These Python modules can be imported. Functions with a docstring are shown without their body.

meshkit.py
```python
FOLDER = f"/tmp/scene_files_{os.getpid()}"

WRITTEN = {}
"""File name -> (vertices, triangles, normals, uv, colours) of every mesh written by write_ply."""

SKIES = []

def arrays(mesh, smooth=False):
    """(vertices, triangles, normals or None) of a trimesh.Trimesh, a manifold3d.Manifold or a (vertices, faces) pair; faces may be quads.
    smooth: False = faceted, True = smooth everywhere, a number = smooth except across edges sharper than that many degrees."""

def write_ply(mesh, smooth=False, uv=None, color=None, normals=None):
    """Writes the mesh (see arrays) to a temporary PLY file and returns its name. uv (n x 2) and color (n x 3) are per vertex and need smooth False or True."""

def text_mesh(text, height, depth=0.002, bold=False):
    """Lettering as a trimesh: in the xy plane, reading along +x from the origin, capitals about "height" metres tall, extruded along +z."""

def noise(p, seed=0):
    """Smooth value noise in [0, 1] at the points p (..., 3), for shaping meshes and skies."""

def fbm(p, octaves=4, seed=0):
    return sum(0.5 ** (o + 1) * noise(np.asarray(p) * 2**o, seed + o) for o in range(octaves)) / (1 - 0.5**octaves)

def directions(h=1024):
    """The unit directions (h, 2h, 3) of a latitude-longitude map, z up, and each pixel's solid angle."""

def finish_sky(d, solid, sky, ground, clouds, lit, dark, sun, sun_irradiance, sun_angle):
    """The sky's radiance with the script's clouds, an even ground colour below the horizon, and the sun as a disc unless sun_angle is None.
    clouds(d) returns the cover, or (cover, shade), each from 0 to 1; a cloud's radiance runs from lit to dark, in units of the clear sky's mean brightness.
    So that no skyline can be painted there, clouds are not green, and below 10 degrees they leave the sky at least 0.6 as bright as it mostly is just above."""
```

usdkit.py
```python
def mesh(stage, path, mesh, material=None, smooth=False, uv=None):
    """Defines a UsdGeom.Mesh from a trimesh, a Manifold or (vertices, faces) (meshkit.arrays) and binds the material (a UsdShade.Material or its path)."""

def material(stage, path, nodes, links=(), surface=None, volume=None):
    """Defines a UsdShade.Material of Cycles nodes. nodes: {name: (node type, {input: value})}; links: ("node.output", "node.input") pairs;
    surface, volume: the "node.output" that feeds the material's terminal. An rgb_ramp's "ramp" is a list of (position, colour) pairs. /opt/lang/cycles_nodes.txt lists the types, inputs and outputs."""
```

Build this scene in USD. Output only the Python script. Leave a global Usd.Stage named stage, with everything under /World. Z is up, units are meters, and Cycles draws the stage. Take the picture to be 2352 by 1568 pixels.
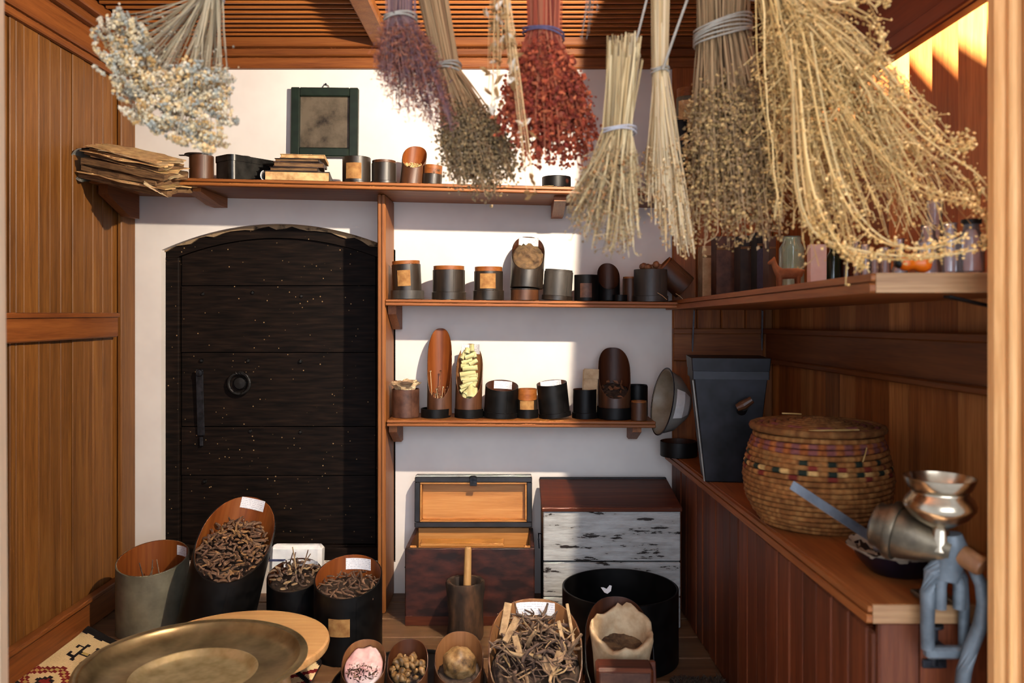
import math, random
import numpy as np
from pxr import Usd, UsdGeom, UsdLux, UsdShade, Gf, Sdf, Vt
import usdkit, meshkit

stage = Usd.Stage.CreateInMemory()
UsdGeom.SetStageUpAxis(stage, UsdGeom.Tokens.z)
UsdGeom.SetStageMetersPerUnit(stage, 1.0)
UsdGeom.Xform.Define(stage, '/World')
UsdGeom.Scope.Define(stage, '/World/Looks')
T = Sdf.ValueTypeNames

# ------------------------------------------------------------------ camera, sky, lights, exposure
FPX, X0, Y0 = 1900.0, 1185.0, 718.0          # focal length in pixels of a 2352 px wide picture, principal point
cam = UsdGeom.Camera.Define(stage, '/World/Camera')
cam.CreateHorizontalApertureAttr(36.0)
cam.CreateVerticalApertureAttr(24.0)
cam.CreateFocalLengthAttr(FPX / 2352 * 36.0)
cam.CreateHorizontalApertureOffsetAttr((1176 - X0) / 2352 * 36.0)
cam.CreateVerticalApertureOffsetAttr((Y0 - 784) / 2352 * 36.0)
cam.CreateClippingRangeAttr(Gf.Vec2f(0.05, 100))
cam.CreateFStopAttr(3.8)
cam.CreateFocusDistanceAttr(2.72)
cam.CreateExposureAttr(1.0)
xf = UsdGeom.Xformable(cam)
xf.AddTranslateOp().Set(Gf.Vec3d(0, 0, 1.0))
xf.AddRotateXOp().Set(90.0)

def light_prim(l, color, inten, exposure=0.0):
    l.CreateColorAttr(Gf.Vec3f(*color)); l.CreateIntensityAttr(inten); l.CreateExposureAttr(exposure)

dome = UsdLux.DomeLight.Define(stage, '/World/sky_dome')              # even daylight of the hall outside the booth
light_prim(dome, (0.82, 0.88, 1.0), 0.18)
sun = UsdLux.DistantLight.Define(stage, '/World/sun')                 # reaches the room only through the slit above the right wall
light_prim(sun, (1.0, 0.86, 0.62), 70.0); sun.CreateAngleAttr(0.8); sun.CreateNormalizeAttr(True)
sx = UsdGeom.Xformable(sun); sx.AddRotateXYZOp().Set(Gf.Vec3f(0, -6.75, 0))
fill = UsdLux.RectLight.Define(stage, '/World/hall_window')           # unseen source behind the viewer, placed to light the booth from the front
fill.CreateWidthAttr(2.6); fill.CreateHeightAttr(2.0)
light_prim(fill, (0.77, 0.855, 1.0), 3.3)
fx = UsdGeom.Xformable(fill); fx.AddTranslateOp().Set(Gf.Vec3d(0.5, -2.2, 1.7)); fx.AddRotateXOp().Set(90.0)
lamp = UsdLux.SphereLight.Define(stage, '/World/spot_bulb')           # the booth's spotlight under the ceiling, above the picture
lamp.CreateRadiusAttr(0.016)
light_prim(lamp, (1.0, 0.86, 0.68), 11000.0)
LAMP = np.array([0.36, 1.55, 1.75]); AIM = LAMP + np.array([-1.0, 0.0, 0.0])
sh = UsdLux.ShapingAPI.Apply(lamp.GetPrim()); sh.CreateShapingConeAngleAttr(85.0); sh.CreateShapingConeSoftnessAttr(0.02)
d = AIM - LAMP; d = d / np.linalg.norm(d)
q = Gf.Rotation(Gf.Vec3d(0, 0, -1), Gf.Vec3d(*map(float, d)))
lx = UsdGeom.Xformable(lamp); lx.AddTranslateOp().Set(Gf.Vec3d(*map(float, LAMP))); lx.AddOrientOp().Set(Gf.Quatf(q.GetQuat()))

# ------------------------------------------------------------------ helpers: places, meshes
def P(px, py, Y): return np.array([(px - X0) * Y / FPX, Y, 1 + (Y0 - py) * Y / FPX])
def W(n, Y): return n * Y / FPX
rng = np.random.default_rng(7)
R_ = random.Random(11)

def join(parts):
    V, F, o = [], [], 0
    for v, f in parts:
        V.append(np.asarray(v, float)); F.append(np.asarray(f, int) + o); o += len(v)
    return np.vstack(V), np.vstack(F)

def _cbox_topo():
    from scipy.spatial import ConvexHull
    c = 0.2; pts, key = [], []
    for s in np.ndindex(2, 2, 2):
        sg = np.array(s) * 2 - 1
        for k in range(3):
            ins = np.ones(3); ins[k] = 0
            pts.append(sg * (1 - c * ins)); key.append((sg, ins))
    pts = np.array(pts); h = ConvexHull(pts); f = h.simplices.copy()
    for i, t in enumerate(f):
        a, b, cc = pts[t]
        if np.dot(np.cross(b - a, cc - a), a + b + cc) < 0: f[i] = t[::-1]
    return np.array([k[0] for k in key]), np.array([k[1] for k in key]), f
_CS, _CI, _CF = _cbox_topo()
def box(x0, x1, y0, y1, z0, z1, c=0.002):
    ctr = np.array([(x0 + x1) / 2, (y0 + y1) / 2, (z0 + z1) / 2]); hs = np.array([abs(x1 - x0), abs(y1 - y0), abs(z1 - z0)]) / 2
    c = min(c, hs.min() * 0.45)
    return ctr + _CS * hs - _CS * _CI * c, _CF.copy()
def bar(p, q, w, t, up=(0, 0, 1), c=0.002):
    """box of length |pq| between p and q, w across, t along up"""
    p, q, up = map(lambda a: np.asarray(a, float), (p, q, up))
    L = np.linalg.norm(q - p); z = (q - p) / L; x = np.cross(up, z); x /= np.linalg.norm(x); y = np.cross(z, x)
    v, f = box(-w / 2, w / 2, -t / 2, t / 2, 0, L, c)
    return p + v @ np.array([x, y, z]), f
def grid_faces(n, m, wrap):
    i, j = np.meshgrid(np.arange(n - 1), np.arange(m if wrap else m - 1), indexing='ij')
    a = i * m + j; b = i * m + (j + 1) % m; c = (i + 1) * m + (j + 1) % m; d_ = (i + 1) * m + j
    return np.vstack([np.stack([a, b, c], -1).reshape(-1, 3), np.stack([a, c, d_], -1).reshape(-1, 3)])
def lathe(prof, seg=40):
    prof = np.asarray(prof, float); a = np.linspace(0, 2 * np.pi, seg, endpoint=False)
    r = np.maximum(prof[:, 0], 1e-5)
    V = np.stack([r[:, None] * np.cos(a), r[:, None] * np.sin(a), np.repeat(prof[:, 1:2], seg, 1)], -1).reshape(-1, 3)
    return V, grid_faces(len(prof), seg, True)
def tube(pts, rad, sides=8):
    pts = np.asarray(pts, float); K = len(pts); rad = np.broadcast_to(np.asarray(rad, float), (K,))
    t = np.gradient(pts, axis=0); t /= np.linalg.norm(t, axis=1, keepdims=True)
    ref = np.array([0.31, 0.17, 0.93]) if abs(t[0, 2]) < 0.9 else np.array([1.0, 0.2, 0.1])
    n = np.cross(t, ref); n /= np.linalg.norm(n, axis=1, keepdims=True); b = np.cross(t, n)
    a = np.linspace(0, 2 * np.pi, sides, endpoint=False)
    ring = pts[:, None] + rad[:, None, None] * (np.cos(a)[None, :, None] * n[:, None] + np.sin(a)[None, :, None] * b[:, None])
    V = np.vstack([ring.reshape(-1, 3), pts[:1], pts[-1:]]); F = [grid_faces(K, sides, True)]
    k = np.arange(sides); k2 = (k + 1) % sides
    F.append(np.stack([k2, k, np.full(sides, K * sides)], -1))
    F.append(np.stack([(K - 1) * sides + k, (K - 1) * sides + k2, np.full(sides, K * sides + 1)], -1))
    return V, np.vstack(F)
def tubes(P_, rad, sides=3):
    """many thin stems at once: P_ (N,K,3)"""
    P_ = np.asarray(P_, float); N, K, _ = P_.shape
    t = np.gradient(P_, axis=1); t /= np.linalg.norm(t, axis=2, keepdims=True) + 1e-9
    n = np.cross(t, [0.35, 0.9, 0.2]); n /= np.linalg.norm(n, axis=2, keepdims=True) + 1e-9; b = np.cross(t, n)
    a = np.linspace(0, 2 * np.pi, sides, endpoint=False)
    rad = np.broadcast_to(np.asarray(rad, float), (N, K)) if np.ndim(rad) < 2 else rad
    V = P_[:, :, None] + rad[:, :, None, None] * (np.cos(a)[:, None] * n[:, :, None] + np.sin(a)[:, None] * b[:, :, None])
    f = grid_faces(K, sides, True)
    F = (f[None] + (np.arange(N) * K * sides)[:, None, None]).reshape(-1, 3)
    return V.reshape(-1, 3), F
_OCT = (np.array([[1, 0, 0], [-1, 0, 0], [0, 1, 0], [0, -1, 0], [0, 0, 1], [0, 0, -1]], float),
        np.array([[0, 2, 4], [2, 1, 4], [1, 3, 4], [3, 0, 4], [2, 0, 5], [1, 2, 5], [3, 1, 5], [0, 3, 5]]))
def _ico():
    import trimesh
    m = trimesh.creation.icosphere(subdivisions=1); return np.array(m.vertices), np.array(m.faces)
_ICO = _ico()
_LEAF = (np.array([[0, 0, -1], [0.35, 0.12, -0.3], [0.4, 0.1, 0.3], [0, 0, 1], [-0.4, 0.1, 0.3], [-0.35, 0.12, -0.3], [0, -0.12, 0], [0, 0.02, 0]], float),
         np.array([[0, 1, 6], [1, 2, 6], [2, 3, 6], [3, 4, 6], [4, 5, 6], [5, 0, 6], [1, 0, 7], [2, 1, 7], [3, 2, 7], [4, 3, 7], [5, 4, 7], [0, 5, 7]]))
def rand_rot(n, g):
    q = g.normal(size=(n, 4)); q /= np.linalg.norm(q, axis=1, keepdims=True); w, x, y, z = q.T
    return np.stack([np.stack([1 - 2 * (y * y + z * z), 2 * (x * y - z * w), 2 * (x * z + y * w)], -1),
                     np.stack([2 * (x * y + z * w), 1 - 2 * (x * x + z * z), 2 * (y * z - x * w)], -1),
                     np.stack([2 * (x * z - y * w), 2 * (y * z + x * w), 1 - 2 * (x * x + y * y)], -1)], 1)
def scatter(base, pts, size, g, squash=(1, 1, 1), jitter=0.25):
    bv, bf = base; n = len(pts); size = np.broadcast_to(np.asarray(size, float), (n,))
    v = bv[None] * np.asarray(squash) * (1 + jitter * g.normal(size=(n, len(bv), 1)).clip(-2, 2))
    v = np.einsum('nij,nkj->nki', rand_rot(n, g), v) * size[:, None, None] + np.asarray(pts)[:, None]
    return v.reshape(-1, 3), (bf[None] + (np.arange(n) * len(bv))[:, None, None]).reshape(-1, 3)
def rot(m, rx=0, ry=0, rz=0, at=(0, 0, 0)):
    v, f = m; cx, sx_, cy, sy, cz, sz = (g(math.radians(a)) for a in (rx, ry, rz) for g in (math.cos, math.sin))
    A = np.array([[cz, -sz, 0], [sz, cz, 0], [0, 0, 1]]) @ np.array([[cy, 0, sy], [0, 1, 0], [-sy, 0, cy]]) @ np.array([[1, 0, 0], [0, cx, -sx_], [0, sx_, cx]])
    return np.asarray(v) @ A.T + np.asarray(at, float), f
def move(m, at): return np.asarray(m[0]) + np.asarray(at, float), m[1]
def patch(r, a0, a1, z0, z1, th=0.0008, seg=12, ang0=-90, inward=False):
    """a sheet of paper on a cylinder: angles in degrees about ang0"""
    a = np.radians(np.linspace(a0, a1, seg) + ang0); ro = r + th if not inward else r - th
    V = []
    for rr in (ro, r):
        for z in (z0, z1): V.append(np.stack([rr * np.cos(a), rr * np.sin(a), np.full(seg, z)], -1))
    V = np.vstack(V); s = seg; F = []
    for i in range(s - 1):
        for A, B in ((0, 1), (3, 2), (1, 3), (2, 0)):
            q = [A * s + i, A * s + i + 1, B * s + i + 1, B * s + i]; F += [[q[0], q[1], q[2]], [q[0], q[2], q[3]]]
    F += [[0, s, 3 * s], [0, 3 * s, 2 * s], [s - 1, 3 * s - 1, 4 * s - 1], [s - 1, 4 * s - 1, 2 * s - 1]]
    F = np.array(F)
    if inward: F = F[:, ::-1]
    return V, F

# ------------------------------------------------------------------ helpers: prims
used = {}
def numbered(parent, name):
    k = used.get((parent, name), 0); used[(parent, name)] = k + 1
    return f'{parent}/{name}' + (f'_{k:03d}' if k else '')
def tag(prim, label=None, cat=None, group=None, kind=None):
    for k, v in (('label', label), ('category', cat), ('group', group), ('kind', kind)):
        if v: prim.SetCustomDataByKey(k, v)
def thing(name, label, cat, loc=(0, 0, 0), rot=(0, 0, 0), group=None, kind=None):
    x = UsdGeom.Xform.Define(stage, numbered('/World', name))
    x.AddTranslateOp().Set(Gf.Vec3d(*map(float, loc)))
    if any(rot): x.AddRotateXYZOp().Set(Gf.Vec3f(*map(float, rot)))
    tag(x.GetPrim(), label, cat, group, kind)
    return str(x.GetPath())
def part(parent, name, m, mat, label=None, smooth=False, kind=None, col=None):
    path = numbered(parent, name)
    g = usdkit.mesh(stage, path, (np.asarray(m[0]), np.asarray(m[1])), mat, smooth=smooth)
    g.CreateDoubleSidedAttr(True)
    if col is not None:
        UsdGeom.PrimvarsAPI(g).CreatePrimvar('tint', T.Color3fArray, 'vertex').Set(Vt.Vec3fArray.FromNumpy(np.asarray(col, np.float32)))
    if label or kind: tag(g.GetPrim(), label, kind=kind)
    return path
def solo(name, m, mat, label, cat, group=None, kind=None, smooth=False, col=None):
    """a thing that is one mesh; m is given in world coordinates and re-based at its lowest middle"""
    v = np.asarray(m[0]); c = (v.min(0) + v.max(0)) / 2; c[2] = v[:, 2].min()
    path = part('/World', name, (v - c, m[1]), mat, smooth=smooth, col=col)
    pr = stage.GetPrimAtPath(path); UsdGeom.Xformable(pr).AddTranslateOp().Set(Gf.Vec3d(*map(float, c)))
    tag(pr, label, cat, group, kind)
    return path
def struct(name):
    x = UsdGeom.Xform.Define(stage, f'/World/{name}'); tag(x.GetPrim(), kind='structure'); return f'/World/{name}'

# ------------------------------------------------------------------ materials
def lin(c): return tuple(((x / 255) / 12.92 if x / 255 <= 0.04045 else ((x / 255 + 0.055) / 1.055) ** 2.4) for x in c)
def mat(name, nodes, links, surface='p.BSDF'):
    return usdkit.material(stage, f'/World/Looks/{name}', nodes, links, surface=surface)
WOOD_K = 0.5
BRIGHT = {'plaster', 'white_paper', 'white_powder', 'pinkish_card', 'old_paper', 'tarnished_steel', 'hammered_brass', 'aged_brass', 'orange_pepper'}
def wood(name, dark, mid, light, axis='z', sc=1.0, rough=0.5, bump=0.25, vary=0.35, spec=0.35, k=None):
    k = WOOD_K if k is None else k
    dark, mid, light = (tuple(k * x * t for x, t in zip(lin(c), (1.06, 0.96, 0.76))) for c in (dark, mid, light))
    s = {'x': (1.2, 22, 22), 'y': (22, 1.2, 22), 'z': (22, 22, 1.2)}[axis]
    s = tuple(a * sc for a in s)
    n = {'tc': ('texture_coordinate', {}), 'oi': ('object_info', {}), 'm1': ('math', {'math_type': 'multiply', 'value2': 37.0}),
         'cx': ('combine_xyz', {}), 'map': ('mapping', {'scale': s}),
         'n1': ('noise_texture', {'scale': 1.6, 'detail': 5.0, 'roughness': 0.62, 'distortion': 0.6}),
         'n2': ('noise_texture', {'scale': 9.0, 'detail': 3.0, 'roughness': 0.6}),
         'mx': ('mix', {'mix_type': 'mix', 'fac': 0.35}),
         'rp': ('rgb_ramp', {'ramp': [(0.3, dark), (0.5, mid), (0.72, light)]}),
         'mv': ('math', {'math_type': 'multiply_add', 'value2': vary, 'value3': 1 - vary / 2}),
         'hs': ('hsv', {}), 'b': ('bump', {'strength': bump, 'distance': 0.002}),
         'p': ('principled_bsdf', {'roughness': rough, 'specular_ior_level': spec})}
    l = [('tc.object', 'map.vector'), ('oi.random', 'm1.value1'), ('m1.value', 'cx.x'), ('m1.value', 'cx.y'), ('m1.value', 'cx.z'), ('cx.vector', 'map.location'),
         ('map.vector', 'n1.vector'), ('map.vector', 'n2.vector'), ('n1.fac', 'mx.color1'), ('n2.fac', 'mx.color2'), ('mx.color', 'rp.fac'),
         ('oi.random', 'mv.value1'), ('mv.value', 'hs.value'), ('rp.color', 'hs.color'), ('hs.color', 'p.base_color'), ('n2.fac', 'b.height'), ('b.normal', 'p.normal')]
    return mat(name, n, l)
def mottled(name, a, b, scale=20, rough=0.6, metal=0.0, bump=0.15, spec=0.4, lo=0.35, hi=0.65, detail=4.0, stretch=(1, 1, 1), dist=0.002, rv=0.0, c=None, sheen=0):
    k = 1.0 if name in BRIGHT else 0.62
    a, b = (tuple(k * x for x in lin(q)) for q in (a, b)); ramp = [(lo, a), (hi, b)] if c is None else [(lo, a), ((lo + hi) / 2, b), (hi, tuple(k * x for x in lin(c)))]
    n = {'tc': ('texture_coordinate', {}), 'map': ('mapping', {'scale': stretch}),
         'n1': ('noise_texture', {'scale': scale, 'detail': detail, 'roughness': 0.6}), 'rp': ('rgb_ramp', {'ramp': ramp}),
         'b': ('bump', {'strength': bump, 'distance': dist}), 'rr': ('math', {'math_type': 'multiply_add', 'value2': rv, 'value3': rough - rv / 2}),
         'p': ('principled_bsdf', {'metallic': metal, 'specular_ior_level': spec, 'sheen_weight': sheen})}
    l = [('tc.object', 'map.vector'), ('map.vector', 'n1.vector'), ('n1.fac', 'rp.fac'), ('rp.color', 'p.base_color'), ('n1.fac', 'b.height'), ('b.normal', 'p.normal'), ('n1.fac', 'rr.value1'), ('rr.value', 'p.roughness')]
    return mat(name, n, l)
def herb(name, cols=None, rough=0.8, trans=0.2):
    """dry plant matter; its colour differs from stalk to stalk and floret to floret (primvar tint)"""
    n = {'at': ('attribute', {'attribute': 'tint'}), 'p': ('principled_bsdf', {'roughness': rough, 'specular_ior_level': 0.2}), 't': ('translucent_bsdf', {}), 'mx': ('mix_closure', {'fac': trans})}
    return mat(name, n, [('at.color', 'p.base_color'), ('at.color', 't.color'), ('p.BSDF', 'mx.closure1'), ('t.BSDF', 'mx.closure2')], 'mx.closure')
def tints(cols, n, per, g, spread=.45):
    c = np.array([lin(x) for x in cols]); i, j = g.integers(0, len(c), (2, n)); f = g.random((n, 1)) * .5
    return np.repeat((c[i] * (1 - f) + c[j] * f) * (1.18 - spread / 2 + spread * g.random((n, 1))), per, 0)
def tinted(name, rough=0.85, bump=0.0, scale=300.0, stretch=(1, 1, 1), dark=0.7):
    n = {'at': ('attribute', {'attribute': 'tint'}), 'tc': ('texture_coordinate', {}), 'map': ('mapping', {'scale': stretch}), 'n1': ('noise_texture', {'scale': scale, 'detail': 2.0}),
         'rp': ('rgb_ramp', {'ramp': [(0.3, (dark,) * 3), (0.65, (1, 1, 1))]}), 'mx': ('mix', {'mix_type': 'multiply', 'fac': 1.0}),
         'b': ('bump', {'strength': bump, 'distance': 0.002}), 'p': ('principled_bsdf', {'roughness': rough, 'specular_ior_level': 0.2})}
    return mat(name, n, [('at.color', 'mx.color1'), ('tc.object', 'map.vector'), ('map.vector', 'n1.vector'), ('n1.fac', 'rp.fac'), ('rp.color', 'mx.color2'), ('mx.color', 'p.base_color'),
                         ('n1.fac', 'b.height'), ('b.normal', 'p.normal')])
def glass(name, tint, rough=0.03, body=0.25):
    tint = lin(tint)
    return mat(name, {'t': ('transparent_bsdf', {'color': tint}), 'g': ('glossy_bsdf', {'color': (1, 1, 1), 'roughness': rough}), 'f': ('fresnel', {'IOR': 1.5}),
                      'd': ('diffuse_bsdf', {'color': tint}), 'm0': ('mix_closure', {'fac': body}), 'm': ('mix_closure', {})},
               [('t.BSDF', 'm0.closure1'), ('d.BSDF', 'm0.closure2'), ('f.fac', 'm.fac'), ('m0.closure', 'm.closure1'), ('g.BSDF', 'm.closure2')], 'm.closure')

M = {}
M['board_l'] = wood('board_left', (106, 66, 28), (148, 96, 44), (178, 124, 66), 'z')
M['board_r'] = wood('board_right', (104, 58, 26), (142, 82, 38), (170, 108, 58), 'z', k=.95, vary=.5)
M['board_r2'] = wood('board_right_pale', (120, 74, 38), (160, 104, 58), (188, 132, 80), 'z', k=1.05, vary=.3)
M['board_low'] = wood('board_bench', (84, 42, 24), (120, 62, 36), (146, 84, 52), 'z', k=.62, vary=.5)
M['rail_x'] = wood('rail_x', (118, 62, 26), (158, 92, 42), (186, 118, 60), 'x')
M['rail_y'] = wood('rail_y', (108, 56, 24), (146, 84, 38), (170, 104, 52), 'y')
M['shelf_x'] = wood('shelf_x', (132, 74, 34), (176, 108, 56), (200, 134, 76), 'x', vary=0.15)
M['shelf_y'] = wood('shelf_y', (122, 66, 30), (160, 96, 48), (186, 122, 68), 'y', vary=0.15, k=.68)
M['shelf_end'] = wood('shelf_end', (150, 112, 84), (182, 146, 112), (204, 170, 136), 'x', vary=0.1, k=.75)
M['post_z'] = wood('post_z', (140, 80, 38), (178, 112, 60), (204, 140, 82), 'z', vary=0.1)
M['post_pale'] = wood('post_pale', (176, 126, 78), (204, 156, 106), (226, 184, 138), 'z', vary=0.1, k=.95)
M['post_white'] = wood('post_white', (190, 172, 154), (206, 190, 174), (218, 204, 190), 'z', vary=0.05, k=1.0)
M['ceil'] = wood('ceiling_board', (70, 36, 16), (100, 54, 24), (126, 72, 34), 'x')
M['batten'] = wood('batten', (120, 68, 30), (158, 96, 46), (184, 120, 64), 'x', k=.8)
M['beam'] = wood('beam', (112, 44, 22), (140, 62, 32), (160, 80, 44), 'y', vary=0.05)
M['floor'] = wood('floor_board', (96, 68, 48), (134, 100, 76), (158, 126, 100), 'x', vary=0.25)
M['plaster'] = mottled('plaster', (214, 206, 200), (222, 215, 208), scale=6, rough=0.9, bump=0.06, spec=0.1, dist=0.004)

# ------------------------------------------------------------------ the room
YB = 2.95
def xr(Y): return 0.896 + 0.0179 * (YB - Y)          # right wall, a little out of square
def zr(Y): return 0.0121 * (YB - Y)                   # and a little out of level
XL = -1.372

fl = struct('floor')
y = 1.0; k = 0
while y < YB + 0.02:
    w = 0.155
    part(fl, 'floor_board', box(XL - 0.05, 1.05, y + 0.0015, y + w - 0.0015, -0.03, 0, 0.003), M['floor']); y += w

wb = struct('wall_back')
# the white plaster wall with the arched opening the door stands in
from shapely.geometry import Polygon, box as sbox
import trimesh
DL, DR = 371, 908
def arch(px, off=0): # crown of the wall's arch, in pixels of the photograph at the wall's distance
    t = (px - DL) / (DR - DL); t = min(max(t, 0), 1); return 574 + off - 60 * (1 - (2 * t - 1) ** 2)
op = [P(DL, 1290, YB)[[0, 2]]] + [P(px, arch(px), YB)[[0, 2]] for px in np.linspace(DL, DR, 25)] + [P(DR, 1290, YB)[[0, 2]]]
wall = sbox(XL - 0.05, 0.0, 0.99, 2.05).difference(Polygon(op))
m = trimesh.creation.extrude_polygon(wall, 0.12, engine='earcut')
v = np.array(m.vertices); v = np.stack([v[:, 0], YB + v[:, 2], v[:, 1]], -1)
part(wb, 'plaster', (v, np.array(m.faces)[:, ::-1]), M['plaster'])
for i in range(4):          # pale boards on the back wall beside the white plaster, in the right corner
    a, b = 0.9 - 0.345 + i * 0.0863, 0.9 - 0.345 + (i + 1) * 0.0863
    part(wb, 'board', box(a + 0.0006, b - 0.0006, YB - 0.018, YB, 0, 1.97, 0.006), M['board_r'])
part(wb, 'rail', join([box(0.553, 0.898, YB - 0.04, YB - 0.018, 0.83, 0.945, 0.004), box(0.553, 0.898, YB - 0.05, YB - 0.04, 0.925, 0.945, 0.004)]), M['rail_x'])

wl = struct('wall_left')
edges = [1.22] + list(np.arange(1.285, 2.24, 0.0635)) + [2.265, 2.304, 2.377, 2.437, 2.498, 2.56, 2.63, 2.686, 2.75, 2.814, 2.886, 2.95]
for a, b in zip(edges[:-1], edges[1:]):
    dz = R_.uniform(-0.003, 0.003)
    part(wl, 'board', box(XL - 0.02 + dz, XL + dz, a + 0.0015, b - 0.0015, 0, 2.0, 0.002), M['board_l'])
part(wl, 'backing', box(XL - 0.05, XL - 0.021, 1.2, YB + 0.1, 0, 2.0, 0.002), M['board_l'])
part(wl, 'rail', join([box(XL, XL + 0.022, 1.25, 2.81, 0.918, 1.0, 0.004), box(XL + 0.02, XL + 0.028, 1.25, 2.81, 0.985, 1.0, 0.003)]), M['rail_y'])
part(wl, 'corner_board', box(XL, XL + 0.016, 2.845, YB - 0.002, 0, 1.8, 0.004), M['board_l'])
bl = struct('baseboard_left')
part(bl, 'board', box(XL + 0.003, XL + 0.024, 1.25, YB, 0, 0.085, 0.004), M['rail_y'])
part(bl, 'moulding', box(XL + 0.003, XL + 0.034, 1.25, YB, 0.085, 0.1, 0.006), M['rail_y'])

wr = struct('wall_right')
Y = YB - 0.02; i = 0
while Y > 1.15:
    w = 0.1; a, b = Y - w + 0.0015, Y - 0.0015; sl = R_.uniform(0.008, 0.014)
    v, f = box(0, 0.02, a, b, 0, 1.96, 0.009)
    v[:, 0] += xr((a + b) / 2) + 0.012 - sl * (v[:, 1] - a) / w
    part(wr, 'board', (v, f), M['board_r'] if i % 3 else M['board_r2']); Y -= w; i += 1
def rbar(x0, x1, ya, yb, z0, z1, c=0.004):
    v, f = box(x0, x1, ya, yb, z0, z1, c); v[:, 0] += xr(v[:, 1]) ; v[:, 2] += zr(v[:, 1]); return v, f
part(wr, 'rail', rbar(-0.022, 0.0, 1.2, YB - 0.03, 0.832, 0.938), M['rail_y'])
part(wr, 'rail_moulding', rbar(-0.034, -0.018, 1.2, YB - 0.03, 0.925, 0.945), M['rail_y'])
part(wr, 'rail_moulding', rbar(-0.034, -0.018, 1.2, YB - 0.03, 0.825, 0.842), M['rail_y'])
part(wr, 'corner_strip', box(0.868, 0.9, YB - 0.055, YB - 0.02, 0, 1.9, 0.005), M['post_z'])
br = struct('baseboard_right')
part(br, 'board', rbar(-0.02, 0.0, 1.2, YB - 0.03, -0.018, 0.085), M['rail_y'])

# cornices and beams
t1 = struct('trim_1')      # along the back wall
cs = []
for (ya, za, zb) in ((0.022, 1.866, 1.905), (0.04, 1.905, 1.932), (0.062, 1.932, 1.968)):
    part(t1, 'moulding', box(XL, 0.9, YB - ya, YB, za, zb, 0.004), M['rail_x'])
t2 = struct('trim_2')      # along the left wall
for (xa, za, zb) in ((0.02, 1.80, 1.822), (0.03, 1.822, 1.90), (0.05, 1.90, 1.93), (0.075, 1.93, 1.968)):
    part(t2, 'moulding', box(XL, XL + xa, 1.22, YB - 0.063, za, zb, 0.004), M['rail_y'])
t3 = struct('trim_3')      # deep board under the ceiling along the right wall; daylight falls through the slit behind it
v, f = box(-0.075, -0.045, 1.2, YB - 0.063, 1.575, 1.985, 0.004); v[:, 0] += xr(v[:, 1])
part(t3, 'beam_board', (v, f), M['beam'])
v, f = box(-0.090, -0.0751, 1.2, YB - 0.063, 1.575, 1.61, 0.004); v[:, 0] += xr(v[:, 1])
part(t3, 'moulding', (v, f), M['beam'])
ce = struct('ceiling')
part(ce, 'ceiling_panel', box(XL - 0.05, xr(2.0) - 0.05, 1.2, YB + 0.1, 1.97, 2.0, 0.002), M['ceil'])
y = YB - 0.085
while y > 1.25:
    part(ce, 'batten', box(XL + 0.08, 0.805, y - 0.012, y, 1.958, 1.97, 0.003), M['batten']); y -= 0.042
bm = struct('trim_4')      # light ceiling beam running to the back wall
part(bm, 'beam', box(-0.50, -0.435, 1.22, YB - 0.064, 1.93, 1.9695, 0.006), M['post_z'])
hc = struct('ceiling_hall')  # added roof out of view, keeps the sun off the front posts
part(hc, 'hall_ceiling_panel', box(-1.6, 1.15, -1.2, 1.19, 2.4, 2.45, 0.004), M['plaster'])

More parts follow.
